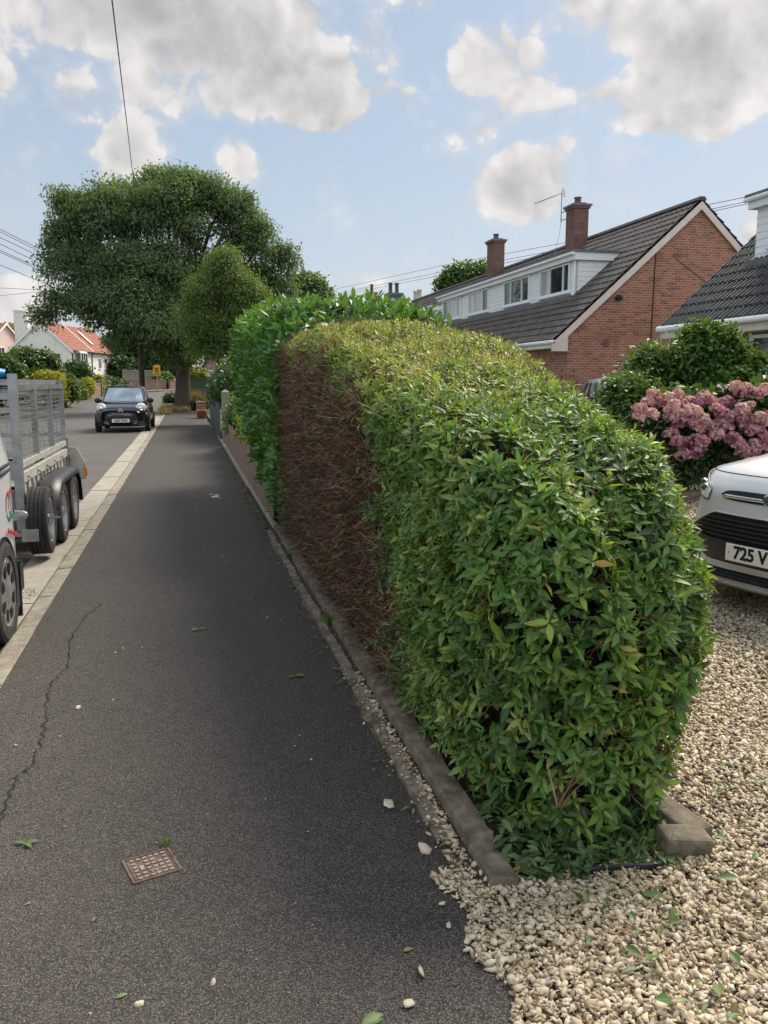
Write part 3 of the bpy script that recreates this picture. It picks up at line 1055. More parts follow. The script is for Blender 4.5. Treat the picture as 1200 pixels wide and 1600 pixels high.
def far_stack(px0, px1, ytop, ybase, Y, mat, name, label, pots, wallpx=None):
    a, b = at(px0, ytop, Y), at(px1, ytop, Y)
    zb = gz(Y)
    t = thing(name, label, 'house', ((a[0] + b[0]) / 2, Y, zb))
    w = MB()
    zr = at(px0, ybase, Y)[2]
    cx = (a[0] + b[0]) / 2
    w.prism([(cx - 4.2, Y - 1, zb - .2), (cx + 4.2, Y - 1, zb - .2), (cx + 4.2, Y - 1, zr - 2.2), (cx, Y - 1, zr), (cx - 4.2, Y - 1, zr - 2.2)], (0, 9, 0))
    w.build('wall', M_RENDER, t)
    r = MB()
    tile_roof(r, (cx - 4.6, Y - 1.2, zr - 2.35), (4.6, 0, 2.41), (0, 9.4, 0), .4, .6)
    tile_roof(r, (cx + 4.6, Y - 1.2, zr - 2.35), (-4.6, 0, 2.41), (0, 9.4, 0), .4, .6)
    ro = r.build('roof', M_TILE, t)
    c = MB()
    c.box((a[0], Y - .4, zr - 1.2), (b[0], Y + .8, a[2] - .2))
    c.box((a[0] - .1, Y - .5, a[2] - .2), (b[0] + .1, Y + .9, a[2]))
    ch = c.build('chimney', mat, ro)
    for k in range(pots):
        p = MB()
        x = a[0] + (b[0] - a[0]) * (k + .5) / pots
        p.lathe([(.16, a[2]), (.14, a[2] + .7), (.19, a[2] + .72), (.19, a[2] + .8), (.1, a[2] + .8)], 10, (x, Y + .2, 0))
        p.build('chimney_pot', mat, ro, smooth=True)
    return t


far_stack(606, 626, 458, 484, 64, M_LEAD, 'rendered_house', 'distant house with broad slate grey chimney above the laurel hedge', 2)
far_stack(576, 587, 457, 476, 82, M_CHIMBRICK, 'rendered_house', 'most distant house with slim brick chimney above the laurel hedge', 1)

# bungalow-fronted neighbour at the picture's edge
hR = thing('tiled_house', 'white windowed house with dark ribbed roof tiles beside the brick gable', 'house', (XE + .4, 6, 0))
YF = 18.05
w = MB()
w.prism([(XE + .45, 5, -.2), (XBACK - .45, 5, -.2), (XBACK - .45, 5, roof_z(XE + .45) - .06), (XRDG, 5, ZR - .1), (XE + .45, 5, roof_z(XE + .45) - .06)], (0, YF - .15 - 5, 0))
w.build('wall', M_BRICK, hR)
r = MB()
PR = ((0, .02), (.05, .05), (.16, .055), (.24, .008), (.5, .006), (.55, .05), (.66, .055), (.74, .008))
tile_roof(r, (XE, 4.8, ZE), (XRDG - XE, 0, ZR - ZE), (0, YF - 4.8, 0), .34, .33, PR)
tile_roof(r, (XBACK, 4.8, ZE), (XRDG - XBACK, 0, ZR - ZE), (0, YF - 4.8, 0), .34, .33, PR)
roR = r.build('roof', M_DTILE, hR)
k = MB()
yy = 4.8
while yy < YF:
    k.prism([(XRDG - .15, yy, ZR - .02), (XRDG - .08, yy, ZR + .1), (XRDG + .08, yy, ZR + .1), (XRDG + .15, yy, ZR - .02)], (0, .44, 0))
    yy += .45
k.build('ridge_tiles', M_DTILE, roR)
g = MB()
g.tube([(XE - .07, 4.8, ZE - .06), (XE - .07, YF + .03, ZE - .06)], .065, 10)
g.tube([(XE - .06, YF - .28, ZE - .08), (XE + .1, YF - .28, ZE - .3), (XE + .37, YF - .28, ZE - .55), (XE + .37, YF - .28, 0)], .04, 8)
g.build('gutter', M_WHITE, hR)
g = MB()
g.box((XE - .0, 4.9, ZE - .28), (XE + .03, YF - .02, ZE - .05))
g.box((XE + .03, 4.9, ZE - .28), (XE + .46, YF - .02, ZE - .25))
for xe, s in ((XE - .02, 1), (XBACK + .02, -1)):
    p0, p1 = np.array((xe, YF - .03, ZE - .1)), np.array((XRDG, YF - .03, ZR - .07))
    g.prism([p0, p1, p1 + np.array((0, 0, -.2)), p0 + np.array((0, 0, -.2))], (0, .03, 0))
g.build('fascia', M_BARGE, hR)
dormer(hR, 12.5, 9.5, 16.85, 5.56, [(12.8, 16.35, 4.42, 5.25, (.35, .68), ())])
window(hR, 'window', (XE + .45, 15.35, 1.15), (0, -1, 0), 2.6, 1.3, (.28, .62))
window(hR, 'window', (XE + .45, 17.35, .25), (0, -1, 0), .9, 2.1, (), sill=False)
gt = thing('side_gate', 'white timber gate frame standing in the passage between two houses', 'gate', (11.8, 18.6, 0))
mb = MB()
mb.bar((11.3, 18.6, 0), (11.3, 18.6, 2.3), .09)
mb.bar((12.4, 18.6, 0), (12.4, 18.6, 2.3), .09)
mb.bar((11.3, 18.6, 2.26), (12.4, 18.6, 2.26), .09)
mb.build('frame', M_WHITE, gt)
mb = MB()
for k in range(7):
    mb.box((11.36 + .143 * k, 18.6, .08), (11.36 + .143 * k + .136, 18.63, 2.2))
mb.build('boards', M_WOODG, gt)

# white house across the bend
PHI = R(-12)
hw = bpy.data.objects.new('white_house', None)
COL.objects.link(hw)
c0 = at(112, 575, 95)
hw.location = (c0[0], 95, gz(95))
hw.rotation_euler = (0, 0, PHI)
ROOT_LOC['white_house'] = np.zeros(3)
tag(hw, 'white rendered house with red tiled roof and tall white end chimney', 'house')
HWW, HL, HE, HRZ = 6.3, 17.0, 4.25, 7.15
w = MB()
w.prism([(0, 0, -.5), (0, 0, HE), (-HWW / 2, 0, HRZ - .1), (-HWW, 0, HE), (-HWW, 0, -.5)], (0, HL, 0))
w.build('wall', M_RENDER, hw)
r = MB()
for s in (0, 1):
    xe = .3 if s == 0 else -HWW - .3
    tile_roof(r, (xe, -.15, HE - .22), (-HWW / 2 - xe, 0, HRZ - HE + .25), (0, HL + .3, 0), .36, .36)
ro = r.build('roof', M_REDTILE, hw)
f = MB()
f.bar((.3, 6.7, HE - .12), (-HWW / 2, 6.7, HRZ + .12), .16, .08)
f.bar((-.6, 9.2, HE + .85), (-2.2, 9.2, HE + 2.35), .5, .06)
f.build('roof_strip', M_WHITE, ro)
f = MB()
for xe in (.32, -HWW - .32):
    p0, p1 = np.array((xe, -.2, HE - .22)), np.array((-HWW / 2, -.2, HRZ + .06))
    f.prism([p0, p1, p1 + np.array((0, 0, -.28)), p0 + np.array((0, 0, -.28))], (0, .06, 0))
f.build('bargeboard', M_WHITE, hw)
f = MB()
f.tube([(.33, -.1, HE - .2), (.33, HL + .1, HE - .2)], .07, 6)
for yy in (.35, 6.7):
    f.tube([(.3, yy, HE - .2), (.06, yy, HE - .6), (.06, yy, 0)], .06, 6)
f.build('gutter', M_DARK, hw)
f = MB()
f.box((-HWW + .55, -.02, HE - .2), (-HWW + 1.9, .7, 8.05))
f.box((-HWW + .5, -.07, 8.05), (-HWW + 1.95, .75, 8.2))
ch = f.build('chimney', M_RENDER, hw)
f = MB()
f.box((-3.5, HL - 1, HRZ - .5), (-2.8, HL - .3, HRZ + 1.1))
f.build('chimney', M_RENDER, hw)
window(hw, 'window', (-1.05, -.01, 2.75), (-1, 0, 0), 1.5, 1.05, (.5,), out=(0, -1, 0))
b = MB()
b.prism([(.0, .9, 2.3), (.55, 1.3, 2.3), (.55, 3.6, 2.3), (.0, 4.0, 2.3)], (0, 0, .35))
b.prism([(.0, .9, 3.9), (.55, 1.3, 3.9), (.55, 3.6, 3.9), (.0, 4.0, 3.9)], (0, 0, .15))
b.build('bay', M_WHITE, hw)
for (y0, y1, z0, z1, mu) in ((1.35, 3.55, 2.65, 3.9, (.33, .66)), (9.1, 9.9, 2.3, 3.5, ()), (11.4, 12.4, 2.3, 3.4, (.5,)), (14.2, 15.0, 2.3, 3.5, ()),
                             (9.0, 9.9, .1, 1.0, ()), (11.6, 12.9, .3, 1.2, (.5,)), (14.0, 16.2, .3, 1.35, (.33, .66)), (1.2, 3.4, .2, 1.5, (.33, .66))):
    window(hw, 'window', (.56 if y0 == 1.35 else .01, y1, z0), (0, -1, 0), y1 - y0, z1 - z0, mu, out=(1, 0, 0), fw=.08)
d = MB()
d.lathe([(.03, .5), (.2, .46), (.34, .36), (.33, .38), (.2, .5), (.02, .54)], 14, (0, 10.6, 3.3), 'x')
d.bar((0, 10.6, 3.15), (.45, 10.6, 3.3), .05)
d.build('satellite_dish', M_DARK, hw)

# pink house far left and brown-roofed house past the green fence
def plain_house(name, label, cx, Y, wd, ln, he, hr, wallm, roofm, rot=0.0, win=True):
    t = bpy.data.objects.new(name, None)
    COL.objects.link(t)
    t.location = (cx, Y, gz(Y))
    t.rotation_euler = (0, 0, rot)
    ROOT_LOC[t.name] = np.zeros(3)
    tag(t, label, 'house')
    w = MB()
    w.prism([(wd / 2, 0, -.4), (wd / 2, 0, he), (0, 0, hr - .1), (-wd / 2, 0, he), (-wd / 2, 0, -.4)], (0, ln, 0))
    w.build('wall', wallm, t)
    r = MB()
    for s in (1, -1):
        tile_roof(r, (s * (wd / 2 + .3), -.2, he - .25), (-s * (wd / 2 + .3), 0, hr - he + .3), (0, ln + .4, 0), .36, .36)
    r.build('roof', roofm, t)
    f = MB()
    for s in (1, -1):
        p0, p1 = np.array((s * (wd / 2 + .34), -.25, he - .25)), np.array((0, -.25, hr + .07))
        f.prism([p0, p1, p1 + np.array((0, 0, -.25)), p0 + np.array((0, 0, -.25))], (0, .06, 0))
    f.build('bargeboard', M_WHITE, t)
    if win:
        window(t, 'window', (-wd / 2 * .5, -.01, he - 1.6), (1, 0, 0), 1.3, 1.1, (.5,), out=(0, -1, 0))
    c = MB()
    c.box((-.4, ln * .6, hr - .6), (.4, ln * .6 + .8, hr + 1.0))
    c.build('chimney', M_CHIMBRICK, t)
    return t


p = at(-12, 560, 100)
plain_house('pink_house', 'pale pink house with red roof peeping over the dark bush', p[0] + 1.5, 100, 7.0, 12, 4.9, 7.0, M_PINKRENDER, M_REDTILE, R(70))
p = at(316, 590, 74)
plain_house('brown_roofed_house', 'brick bungalow with brown roof glimpsed above the green fence', p[0] + 1.0, 74, 6.0, 8, 2.6, 4.2, M_BRICK, M_BROWNTILE, R(-75))

# ------------------------------------------------------------------ fences, posts and walls
def board_fence(name, label, a, b, h, bw, gap, mat, rails=True, thick=.02, ztop_j=.0, z0=.0, cat='fence'):
    a, b = np.array(a, float), np.array(b, float)
    L = np.linalg.norm(b - a)
    d = (b - a) / L
    nrm = np.array((-d[1], d[0], 0))
    t = thing(name, label, cat, tuple(a))
    mb = MB()
    s = 0.0
    while s < L - bw * .5:
        q = a + d * s
        zt = h + ztop_j * rng.normal()
        mb.bar(q + d * bw / 2 + np.array((0, 0, z0)), q + d * bw / 2 + np.array((0, 0, zt)), bw * (1 + .03 * rng.normal()), thick, up=nrm)
        s += bw + gap
    mb.build('boards', mat, t)
    if rails:
        for z in (z0 + .12, h - .12):
            r = MB()
            r.bar(a + nrm * -.04 + np.array((0, 0, z)), b + nrm * -.04 + np.array((0, 0, z)), .04, .07)
            r.build('rail', mat, t)
    return t


def post(name, label, p, w, h, mat, cap=.06):
    t = MB()
    x, y_ = p
    t.box((x - w / 2, y_ - w / 2, -.1), (x + w / 2, y_ + w / 2, h))
    t.add([(x - w / 2, y_ - w / 2, h), (x + w / 2, y_ - w / 2, h), (x + w / 2, y_ + w / 2, h), (x - w / 2, y_ + w / 2, h), (x, y_, h + cap)], [(0, 1, 4), (1, 2, 4), (2, 3, 4), (3, 0, 4)])
    o = t.build(name, mat, bevel=.008)
    return tag(o, label, 'post')


board_fence('board_fence', 'low weathered brown board fence beside the tarmac under the laurel', (.86, 8.75, 0), (.88, 19.6, 0), .62, .105, .012, M_WOODP, ztop_j=.008, z0=.06)
mb = MB()
mb.box((.828, 8.5, -.1), (.885, 24.0, .045))
tag(mb.build('fence_kerb', M_SLAB, bevel=.008), 'pale concrete kerb under the low board fence', 'kerb')
post('gate_post', 'grey weathered square gate post rising above the fence shrubs', (.93, 20.4), .19, 1.27, M_POSTW)
post('fence_post', 'shorter weathered post in the shrubs behind the gate post', (1.22, 18.9), .14, 1.12, M_POSTW, .02)
board_fence('slatted_fence', 'slate grey painted upright slat fence below the ivy', (.84, 22.0, 0), (.84, 30.5, 0), .95, .07, .035, M_SLATE, z0=.04)
board_fence('green_fence', 'tall flat green board fence closing off the pavement beyond the tree', (.02, 48.6, 0), (5.5, 48.6, 0), 1.78, .19, .004, M_GREENP, thick=.025)
g0 = MB()
px = .62
g0.lathe([(.0, 0), (.15, 0), (.2, .30), (.22, .31), (.22, .36), (.18, .36), (.17, .2), (0, .2)], 18, (px, 35.5, 0))
tag(g0.build('plant_pot', M_TERRA, smooth=True), 'tapered red terracotta pot standing at the pavement edge', 'plant pot')
g0 = MB()
g0.box((px - .19, 35.95, -.05), (px + .22, 36.35, .62))
g0.box((px - .22, 35.92, .62), (px + .25, 36.38, .70))
tag(g0.build('brick_pier', M_WALLBRICK, bevel=.01), 'short pale brick pier behind the terracotta pot', 'pier')


def low_wall(a, b, h, label, mat=M_WALLBRICK, name='brick_wall', piers=True):
    a, b = np.array((*a, gz(a[1]))), np.array((*b, gz(b[1])))
    t = thing(name, label, 'wall', tuple(a))
    m = MB()
    up = np.array((0, 0, h))
    m.bar(a + up / 2 - np.array((0, 0, .1)), b + up / 2 - np.array((0, 0, .1)), .22, h)
    m.build('brickwork', mat, t)
    c = MB()
    c.bar(a + up + np.array((0, 0, -.07)), b + up + np.array((0, 0, -.07)), .28, .06)
    c.build('coping', M_KERB, t)
    if piers:
        for q, nm in ((a, 0), (b, 1)):
            k = MB()
            k.box((q[0] - .2, q[1] - .2, q[2] - .2), (q[0] + .2, q[1] + .2, q[2] + h + .12))
            k.build('pier', mat, t)
    return t


def gp(px, py, Y):
    p = at(px, py, Y)
    return (p[0], Y)


low_wall((-10.7, 8), (-10.7, 53), .9, 'long low brick garden wall under the clipped roadside hedge')
low_wall(gp(96, 620, 56), gp(109, 620, 62), 1.0, 'brick garden wall below the yellow flowering shrub')
low_wall(gp(139, 620, 68), gp(157, 620, 72), 1.05, 'squarish brick garden wall beyond the yellow domed bush')
low_wall(gp(196, 606, 93), gp(259, 606, 97), 1.05, 'long low brick wall below the grey panel fence', piers=False)
low_wall(gp(265, 606, 97), gp(274, 606, 98), 1.0, 'short brick wall end glimpsed beside the tree trunk', piers=False)
p0, p1 = gp(192, 600, 98), gp(241, 600, 101)
board_fence('panel_fence', 'grey timber panel fence behind the distant brick wall', (*p0, gz(98)), (*p1, gz(98)), 2.05, .22, .006, M_WOODG, thick=.03)

# utility pole, sign, overhead wires
mb = MB()
mb.tube([(-2.22, 46.5, -.1), (-2.21, 46.5, 4.5), (-2.2, 46.5, 10.4)], [.15, .135, .11], 12)
up_ = thing('utility_pole', 'brown wooden telegraph pole behind the dark hatchback', 'pole', (-2.22, 46.5, 0))
mb.build('shaft', M_POLE, up_, smooth=True)
mb = MB()
mb.bar((-2.8, 46.5, 10.0), (-1.6, 46.5, 10.0), .09)
mb.build('crossarm', M_POLE, up_)

sp = at(246, 600, 86)
sg = thing('road_sign', 'small yellow warning sign on a thin grey post', 'sign', (sp[0], 86, gz(86)))
mb = MB()
mb.tube([(sp[0], 86, gz(86) - .1), (sp[0], 86, gz(86) + 2.6)], .05, 8)
mb.build('post', M_GALV, sg)
za = at(245, 587, 86)[2]
zb = at(245, 570.5, 86)[2]
mb = MB()
mb.box((sp[0] - .36, 85.90, za), (sp[0] + .34, 85.93, zb))
so = mb.build('sign_plate', pm('sign_yellow', (.62, .36, .03), .08, 6, .45), sg)
mb = MB()
zc = (za + zb) / 2
for dx in (-.13, .1):
    mb.box((sp[0] + dx - .06, 85.888, zc - .25), (sp[0] + dx + .06, 85.898, zc + .12))
    mb.lathe([(.0, 85.886), (.07, 85.888), (.07, 85.898)], 10, (sp[0] + dx, 0, zc + .21), 'y')
mb.box((sp[0] - .28, 85.888, zc - .42), (sp[0] + .26, 85.898, zc - .34))
mb.build('sign_symbol', pm('sign_brown', (.16, .06, .02), .1, 6, .5), so)


def cable(pts, label, r=.012, group=None):
    m = MB()
    P = [np.array(p) for p in pts]
    Q = []
    for a, b in zip(P[:-1], P[1:]):
        for t in np.linspace(0, 1, 7)[:-1]:
            Q.append(a + (b - a) * t + np.array((0, 0, -.10 * math.sin(math.pi * t) if len(P) == 2 else 0)))
    Q.append(P[-1])
    m.tube(Q, r, 5)
    o = m.build('overhead_cable', M_WIRE)
    tag(o, label, 'cable', group)
    return o


PT = np.array((-2.2, 46.5, 10.3))
cable([at(160, -120, 12), at(175, 0, 15), at(193, 150, 23), at(209, 285, 36), PT], 'steep black service cable running down from the sky to the big tree crown', .012)
LW = [(358, 398), (362, 402), (371, 409), (381, 420), (391, 427), (394, 430), (414, 447)]
LL = ['topmost of the fan of cables meeting the tree at its outer edge', 'second cable from the top in the fan beside the tree', 'third cable from the top in the fan beside the tree',
      'middle cable in the fan beside the tree', 'upper one of the close pair low in the cable fan', 'under one of the close pair low in the cable fan', 'lowest sloping cable of the fan beside the tree']
for (ya, yb), lb in zip(LW, LL):
    s = (yb - ya) / 80
    cable([at(-90, ya - 90 * s * 1.1, 34), at(0, ya, 42), at(80, yb, 50), at(200, yb + 120 * s * .85, 62)], lb, .014, 'cables reaching the tree')
cable([at(-80, 448, 60), at(0, 450, 64), at(66, 453, 70), at(200, 455, 80)], 'almost level thin cable above the white house chimney', .016)
cable([at(-80, 466, 60), at(0, 462, 64), at(60, 456, 70), at(200, 446, 80)], 'thin cable rising gently towards the tree above the white house', .016)
for (dy, lb) in ((0, 'highest of three thin cables behind the brick chimneys'), (10, 'middle of three thin cables behind the brick chimneys'), (15, 'lowest of three thin cables behind the brick chimneys')):
    cable([at(1320, 272 + dy * .6, 27), at(1200, 301 + dy * .7, 29.5), at(1110, 319 + dy * .8, 32), at(890, 378 + dy * .9, 42), at(700, 413 + dy, 56), at(505, 456 + dy * .7, 78), at(430, 466 + dy * .5, 92)], lb, .013, 'cables behind the houses')

# ------------------------------------------------------------------ vehicles
def car_paint(name, col, rough=.3, metal=.0, flake=.0):
    m, n, out = new_mat(name)
    v = n.n('ShaderNodeTexCoord').outputs['Object']
    c = n.mix(n.ss(n.noise(v, 1.2, 3), .3, .75), col, tuple(np.array(col) * .95))
    p = n.n('ShaderNodeBsdfPrincipled', i_Base_Color=c, i_Roughness=rough, i_Metallic=metal)
    p.inputs['Coat Weight'].default_value = .8
    p.inputs['Coat Roughness'].default_value = .05
    finish(n, out, p.outputs[0])
    return m


M_BLACKPAINT = car_paint('dark_blue_black_paint', (.006, .008, .015), rough=.16)
M_SILVER = car_paint('silver_paint', (.66, .67, .69), metal=.25)
M_VANWHITE = car_paint('white_van_paint', (.66, .69, .74))
M_SILVER2 = car_paint('pale_blue_grey_paint', (.38, .42, .47), metal=.3)
M_BUMPER = pm('grey_black_bumper', (.022, .024, .03), .15, 8, .42, .12, 200, dirt=(.06, .058, .055), dscale=6, dlo=.55, dhi=.85)
M_GRILLE = pm('black_grille', (.008, .008, .010), .2, 10, .4)
M_TYRE = pm('tyre_rubber', (.026, .026, .027), .25, 10, .85, .3, 60, dirt=(.085, .08, .07), dscale=5, dlo=.48, dhi=.75)
M_RIM = pm('silver_wheel', (.42, .43, .45), .12, 8, .35, metal=.7, dirt=(.18, .16, .14), dscale=9, dlo=.5, dhi=.8)
M_CHROME = pm('chrome', (.75, .76, .78), .04, 5, .12, metal=1.0)
M_SCREEN = pm('sky_reflecting_windscreen', (.46, .52, .56), .3, 2.2, .05, metal=.6, spec=1.0)  # pale metallic colour stands in for bright sky mirrored in the glass
M_CARGLASS = glass_mat('car_glass', (.012, .015, .017), .02, .9)
M_LAMP = pm('clouded_headlight', (.62, .62, .56), .08, 6, .12, spec=.8, coat=.6)
M_CLEARLAMP = pm('bright_headlight', (.74, .76, .78), .06, 6, .08, spec=.9, coat=1.0)
M_PLATE = pm('number_plate_white', (.76, .76, .74), .04, 5, .35)
M_INK = pm('plate_black', (.008, .008, .009), .0, 5, .5)
M_BLUE = pm('badge_blue', (.012, .035, .13), .1, 5, .2, coat=.8)
M_AMBER = pm('amber_reflector', (.75, .26, .02), .1, 8, .3)
M_REDL = pm('red_lamp', (.45, .015, .012), .1, 8, .2, coat=.6)


def wheel(parent, c, rad, width, side, mat_rim=M_RIM, spokes=7, depth=.03, name='wheel', cover=False):
    """tyre with tread grooves and a rim on the outer side (side=+1/-1 along x)"""
    x, y, z = c
    t = MB()
    w = width / 2
    prof = [(rad * .66, -w * .85), (rad * .70, -w), (rad * .90, -w), (rad * .975, -w * .86)]
    for k in range(5):
        a = -w * .78 + k * w * .39
        prof += [(rad, a - w * .14), (rad, a + w * .14)] + ([(rad * .968, a + w * .16), (rad * .968, a + w * .23)] if k < 4 else [])
    prof += [(rad * .975, w * .86), (rad * .90, w), (rad * .70, w), (rad * .66, w * .85)]
    t.lathe(prof, 36, c, 'x')
    ty = t.build(name, M_TYRE, parent, smooth=False)
    r = MB()
    o = side * (w * .85)
    i = side * (w * .85 - depth * 2.2)
    r.lathe([(rad * .67, o), (rad * .65, o + side * .008), (rad * .60, o), (rad * .56, i), (rad * .2, i + side * depth * .6), (rad * .18, o - side * .01), (rad * .1, o), (0.001, o)], 30, c, 'x')
    for k in range(spokes):
        a = 2 * math.pi * k / spokes
        ca, sa = math.cos(a), math.sin(a)
        p0 = np.array((x + i + side * depth * .9, y + rad * .17 * ca, z + rad * .17 * sa))
        p1 = np.array((x + o - side * depth * .35, y + rad * .61 * ca, z + rad * .61 * sa))
        r.bar(p0, p1, rad * .17, depth, up=(side, 0, 0))
    if cover:
        r.lathe([(rad * .64, o), (rad * .58, o + side * .006), (rad * .40, o + side * .002), (rad * .22, o + side * .012), (rad * .12, o + side * .02), (.001, o + side * .022)], 32, c, 'x')
    r.build('rim', mat_rim, ty, smooth=False)
    if cover:
        for k in range(8):
            a = 2 * math.pi * (k + .5) / 8
            s_ = MB()
            pr = []
            for (rr, da) in ((.34, -.12), (.55, -.22), (.58, 0), (.55, .22), (.34, .12)):
                pr.append((x + o + side * .0065, y + rad * rr * math.cos(a + da), z + rad * rr * math.sin(a + da)))
            s_.prism(pr, (side * .003, 0, 0))
            s_.build('rim_slot', M_GRILLE, ty)
    d = MB()
    d.lathe([(rad * .57, i - side * .004), (.001, i - side * .004)], 24, c, 'x')
    d.lathe([(rad * .57, i - side * .05), (.001, i - side * .05)], 24, c, 'x')
    d.build('hub', M_GRILLE, ty)
    return ty


def sweep_mat(parent_o):
    return parent_o


def hatch(name, label, loc, rotz, L, Wd, H, zb, cowl, roof, paint, hood, plate=None, group=None, nose_round=.30, belt=.92, tail=.0, lamp=None):
    """closed car built in local axes: nose at y=0 looking to -y"""
    t = thing(name, label, 'car', loc, rotz, group)
    ROOT_LOC[t.name] = np.zeros(3)
    w = Wd / 2
    # ---- lower body as lofted sections
    secs = []
    ys_ = [0, .03, .10, .22, .42, .70, cowl, cowl + .4, L * .6, L * .8, L - .3, L - .1, L - .02]
    hood_z = hood
    for y in ys_:
        f = min(1, max(0, y) / .55)
        rear = min(1, (L - y) / .45)
        ww = w * (.70 + .30 * f ** .45) * (.80 + .20 * max(rear, 0) ** .5)
        if y <= cowl:
            q = min(1, y / cowl)
            zt = hood_z[0] + (hood_z[1] - hood_z[0]) * min(1, q ** .55)
        else:
            zt = belt
        lo = zb + .09 * (1 - f) + .06 * (1 - max(0, rear))
        h = zt - lo
        secs.append([(0, y, lo), (ww * .75, y, lo), (ww * .95, y, lo + .05), (ww * 1.0, y, lo + .35 * h), (ww * .995, y, lo + .62 * h), (ww * .96, y, lo + .86 * h), (ww * .86, y, zt - .005), (ww * .55, y, zt + .012), (0, y, zt + .02)])
    G = []
    for s in secs:
        left = [(-x, y, z) for (x, y, z) in s[::-1]]
        G.append(left[:-1] + s)
    b = MB()
    b.grid(np.array(G))
    n = len(G[0])
    b.f.append(tuple(range(n)))
    b.mi.append(0)
    b.f.append(tuple(range((len(G) - 1) * n, len(G) * n))[::-1])
    b.mi.append(0)
    body = b.build('body', paint, t, smooth=True, sub=2)
    # ---- cabin: each side as a curved patch; glass panels stand 6 mm proud
    yf0, yf1, yr1, yr0 = roof
    wb, wr = w * .90, w * .66
    zc, zr = belt - .04, H

    def F(u, v, o=0.0):
        return (u * (wb * .92 + (wr - wb * .92) * v), yf0 + (yf1 - yf0) * v ** .9 + .16 * u * u - o, zc + (zr - .05 - zc) * v + o * .5)

    def B(u, v, o=0.0):
        return (u * (wb * .9 + (wr * .95 - wb * .9) * v), yr0 + (yr1 - yr0) * v - .12 * u * u + o, zc + (zr - .07 - zc) * v + o * .4)

    def Sd(s, v, sg, o=0.0):
        p, q = np.array(F(sg, v)), np.array(B(sg, v))
        r_ = p + (q - p) * s
        bul = .06 * math.sin(math.pi * s)
        return (r_[0] + sg * (bul + o), r_[1], r_[2] + o * .3)

    def patch(fn, u0, u1, v0, v1, nu=9, nv=7, **k):
        return np.array([[fn(u0 + (u1 - u0) * i / nu, v0 + (v1 - v0) * j / nv, **k) for i in range(nu + 1)] for j in range(nv + 1)])
    c = MB()
    c.grid(patch(F, -1, 1, 0, 1))
    c.grid(patch(B, -1, 1, 0, 1), flip=True)
    for sg in (-1, 1):
        c.grid(patch(lambda s, v, o=0.0: Sd(s, v, sg, o), 0, 1, 0, 1, 12, 6), flip=(sg < 0))
    RG = []
    for j in range(9):
        s = j / 8
        row = []
        for i in range(13):
            u = -1 + i / 6
            e = np.array(Sd(s, 1, 1)) if u >= 0 else np.array(Sd(s, 1, -1))
            ctr = np.array((0, F(0, 1)[1] + (B(0, 1)[1] - F(0, 1)[1]) * s, zr + .03 * math.sin(math.pi * min(1, s + .15))))
            k = abs(u)
            p = ctr * (1 - k) + e * k
            p[2] = ctr[2] + (e[2] - ctr[2]) * k ** 3
            row.append(p)
        RG.append(row)
    c.grid(np.array(RG))
    c.build('cabin', paint, t, smooth=True)
    g = MB()
    g.grid(patch(F, -.93, .93, .06, .93, o=.007))
    g.build('windscreen', M_SCREEN, t, smooth=True)
    g = MB()
    g.grid(patch(B, -.88, .88, .1, .9, o=.007), flip=True)
    g.build('rear_window', M_CARGLASS, t, smooth=True)
    for sg in (-1, 1):
        g = MB()
        for (s0, s1) in ((.10, .46), (.49, .82)):
            g.grid(patch(lambda s, v, o=0.0: Sd(s, v, sg, o), s0, s1, .1, .88, 8, 5, o=.007), flip=(sg < 0))
        g.build('side_window', M_CARGLASS, t, smooth=True)
    # wipers, mirrors, handles, arches, wheels
    wp = MB()
    wp.bar(np.array(F(-.55, .05, .02)), np.array(F(.15, .10, .02)), .02)
    wp.bar(np.array(F(.1, .04, .02)), np.array(F(.75, .08, .02)), .02)
    wp.build('wiper', M_DARK, t)
    for sg in (-1, 1):
        m = MB()
        base = np.array(F(sg, .06)) + np.array((0, .18, .02))
        m.lathe([(.001, -.055), (.06, -.05), (.085, -.01), (.085, .03), (.075, .05), (.001, .05)], 12, (base[0] + sg * .14, base[1], base[2] + .03), 'y')
        m.v = [((p[0] - base[0] - sg * .14) * 1.35 + base[0] + sg * .14, p[1], p[2]) for p in m.v]
        m.bar(base, base + np.array((sg * .1, 0, .0)), .035)
        m.build('mirror', M_DARK, t, smooth=True)
    rad = .285 * H / 1.46
    for yy in (cowl * .60 + .08, L - .55):
        for sg in (-1, 1):
            a = MB()
            k = 16
            xo = sg * w * .985
            pr = [(xo, yy + (rad + .06) * math.cos(math.pi * i / k), zb - .02 + max(0, (rad + .08) * math.sin(math.pi * i / k)) + .04) for i in range(k + 1)]
            a.prism(pr, (sg * .012, 0, 0))
            a.build('wheel_arch', M_GRILLE, t)
            wheel(t, (sg * (w - .07), yy, rad), rad, .16, sg)
    return t, body, F, B, w


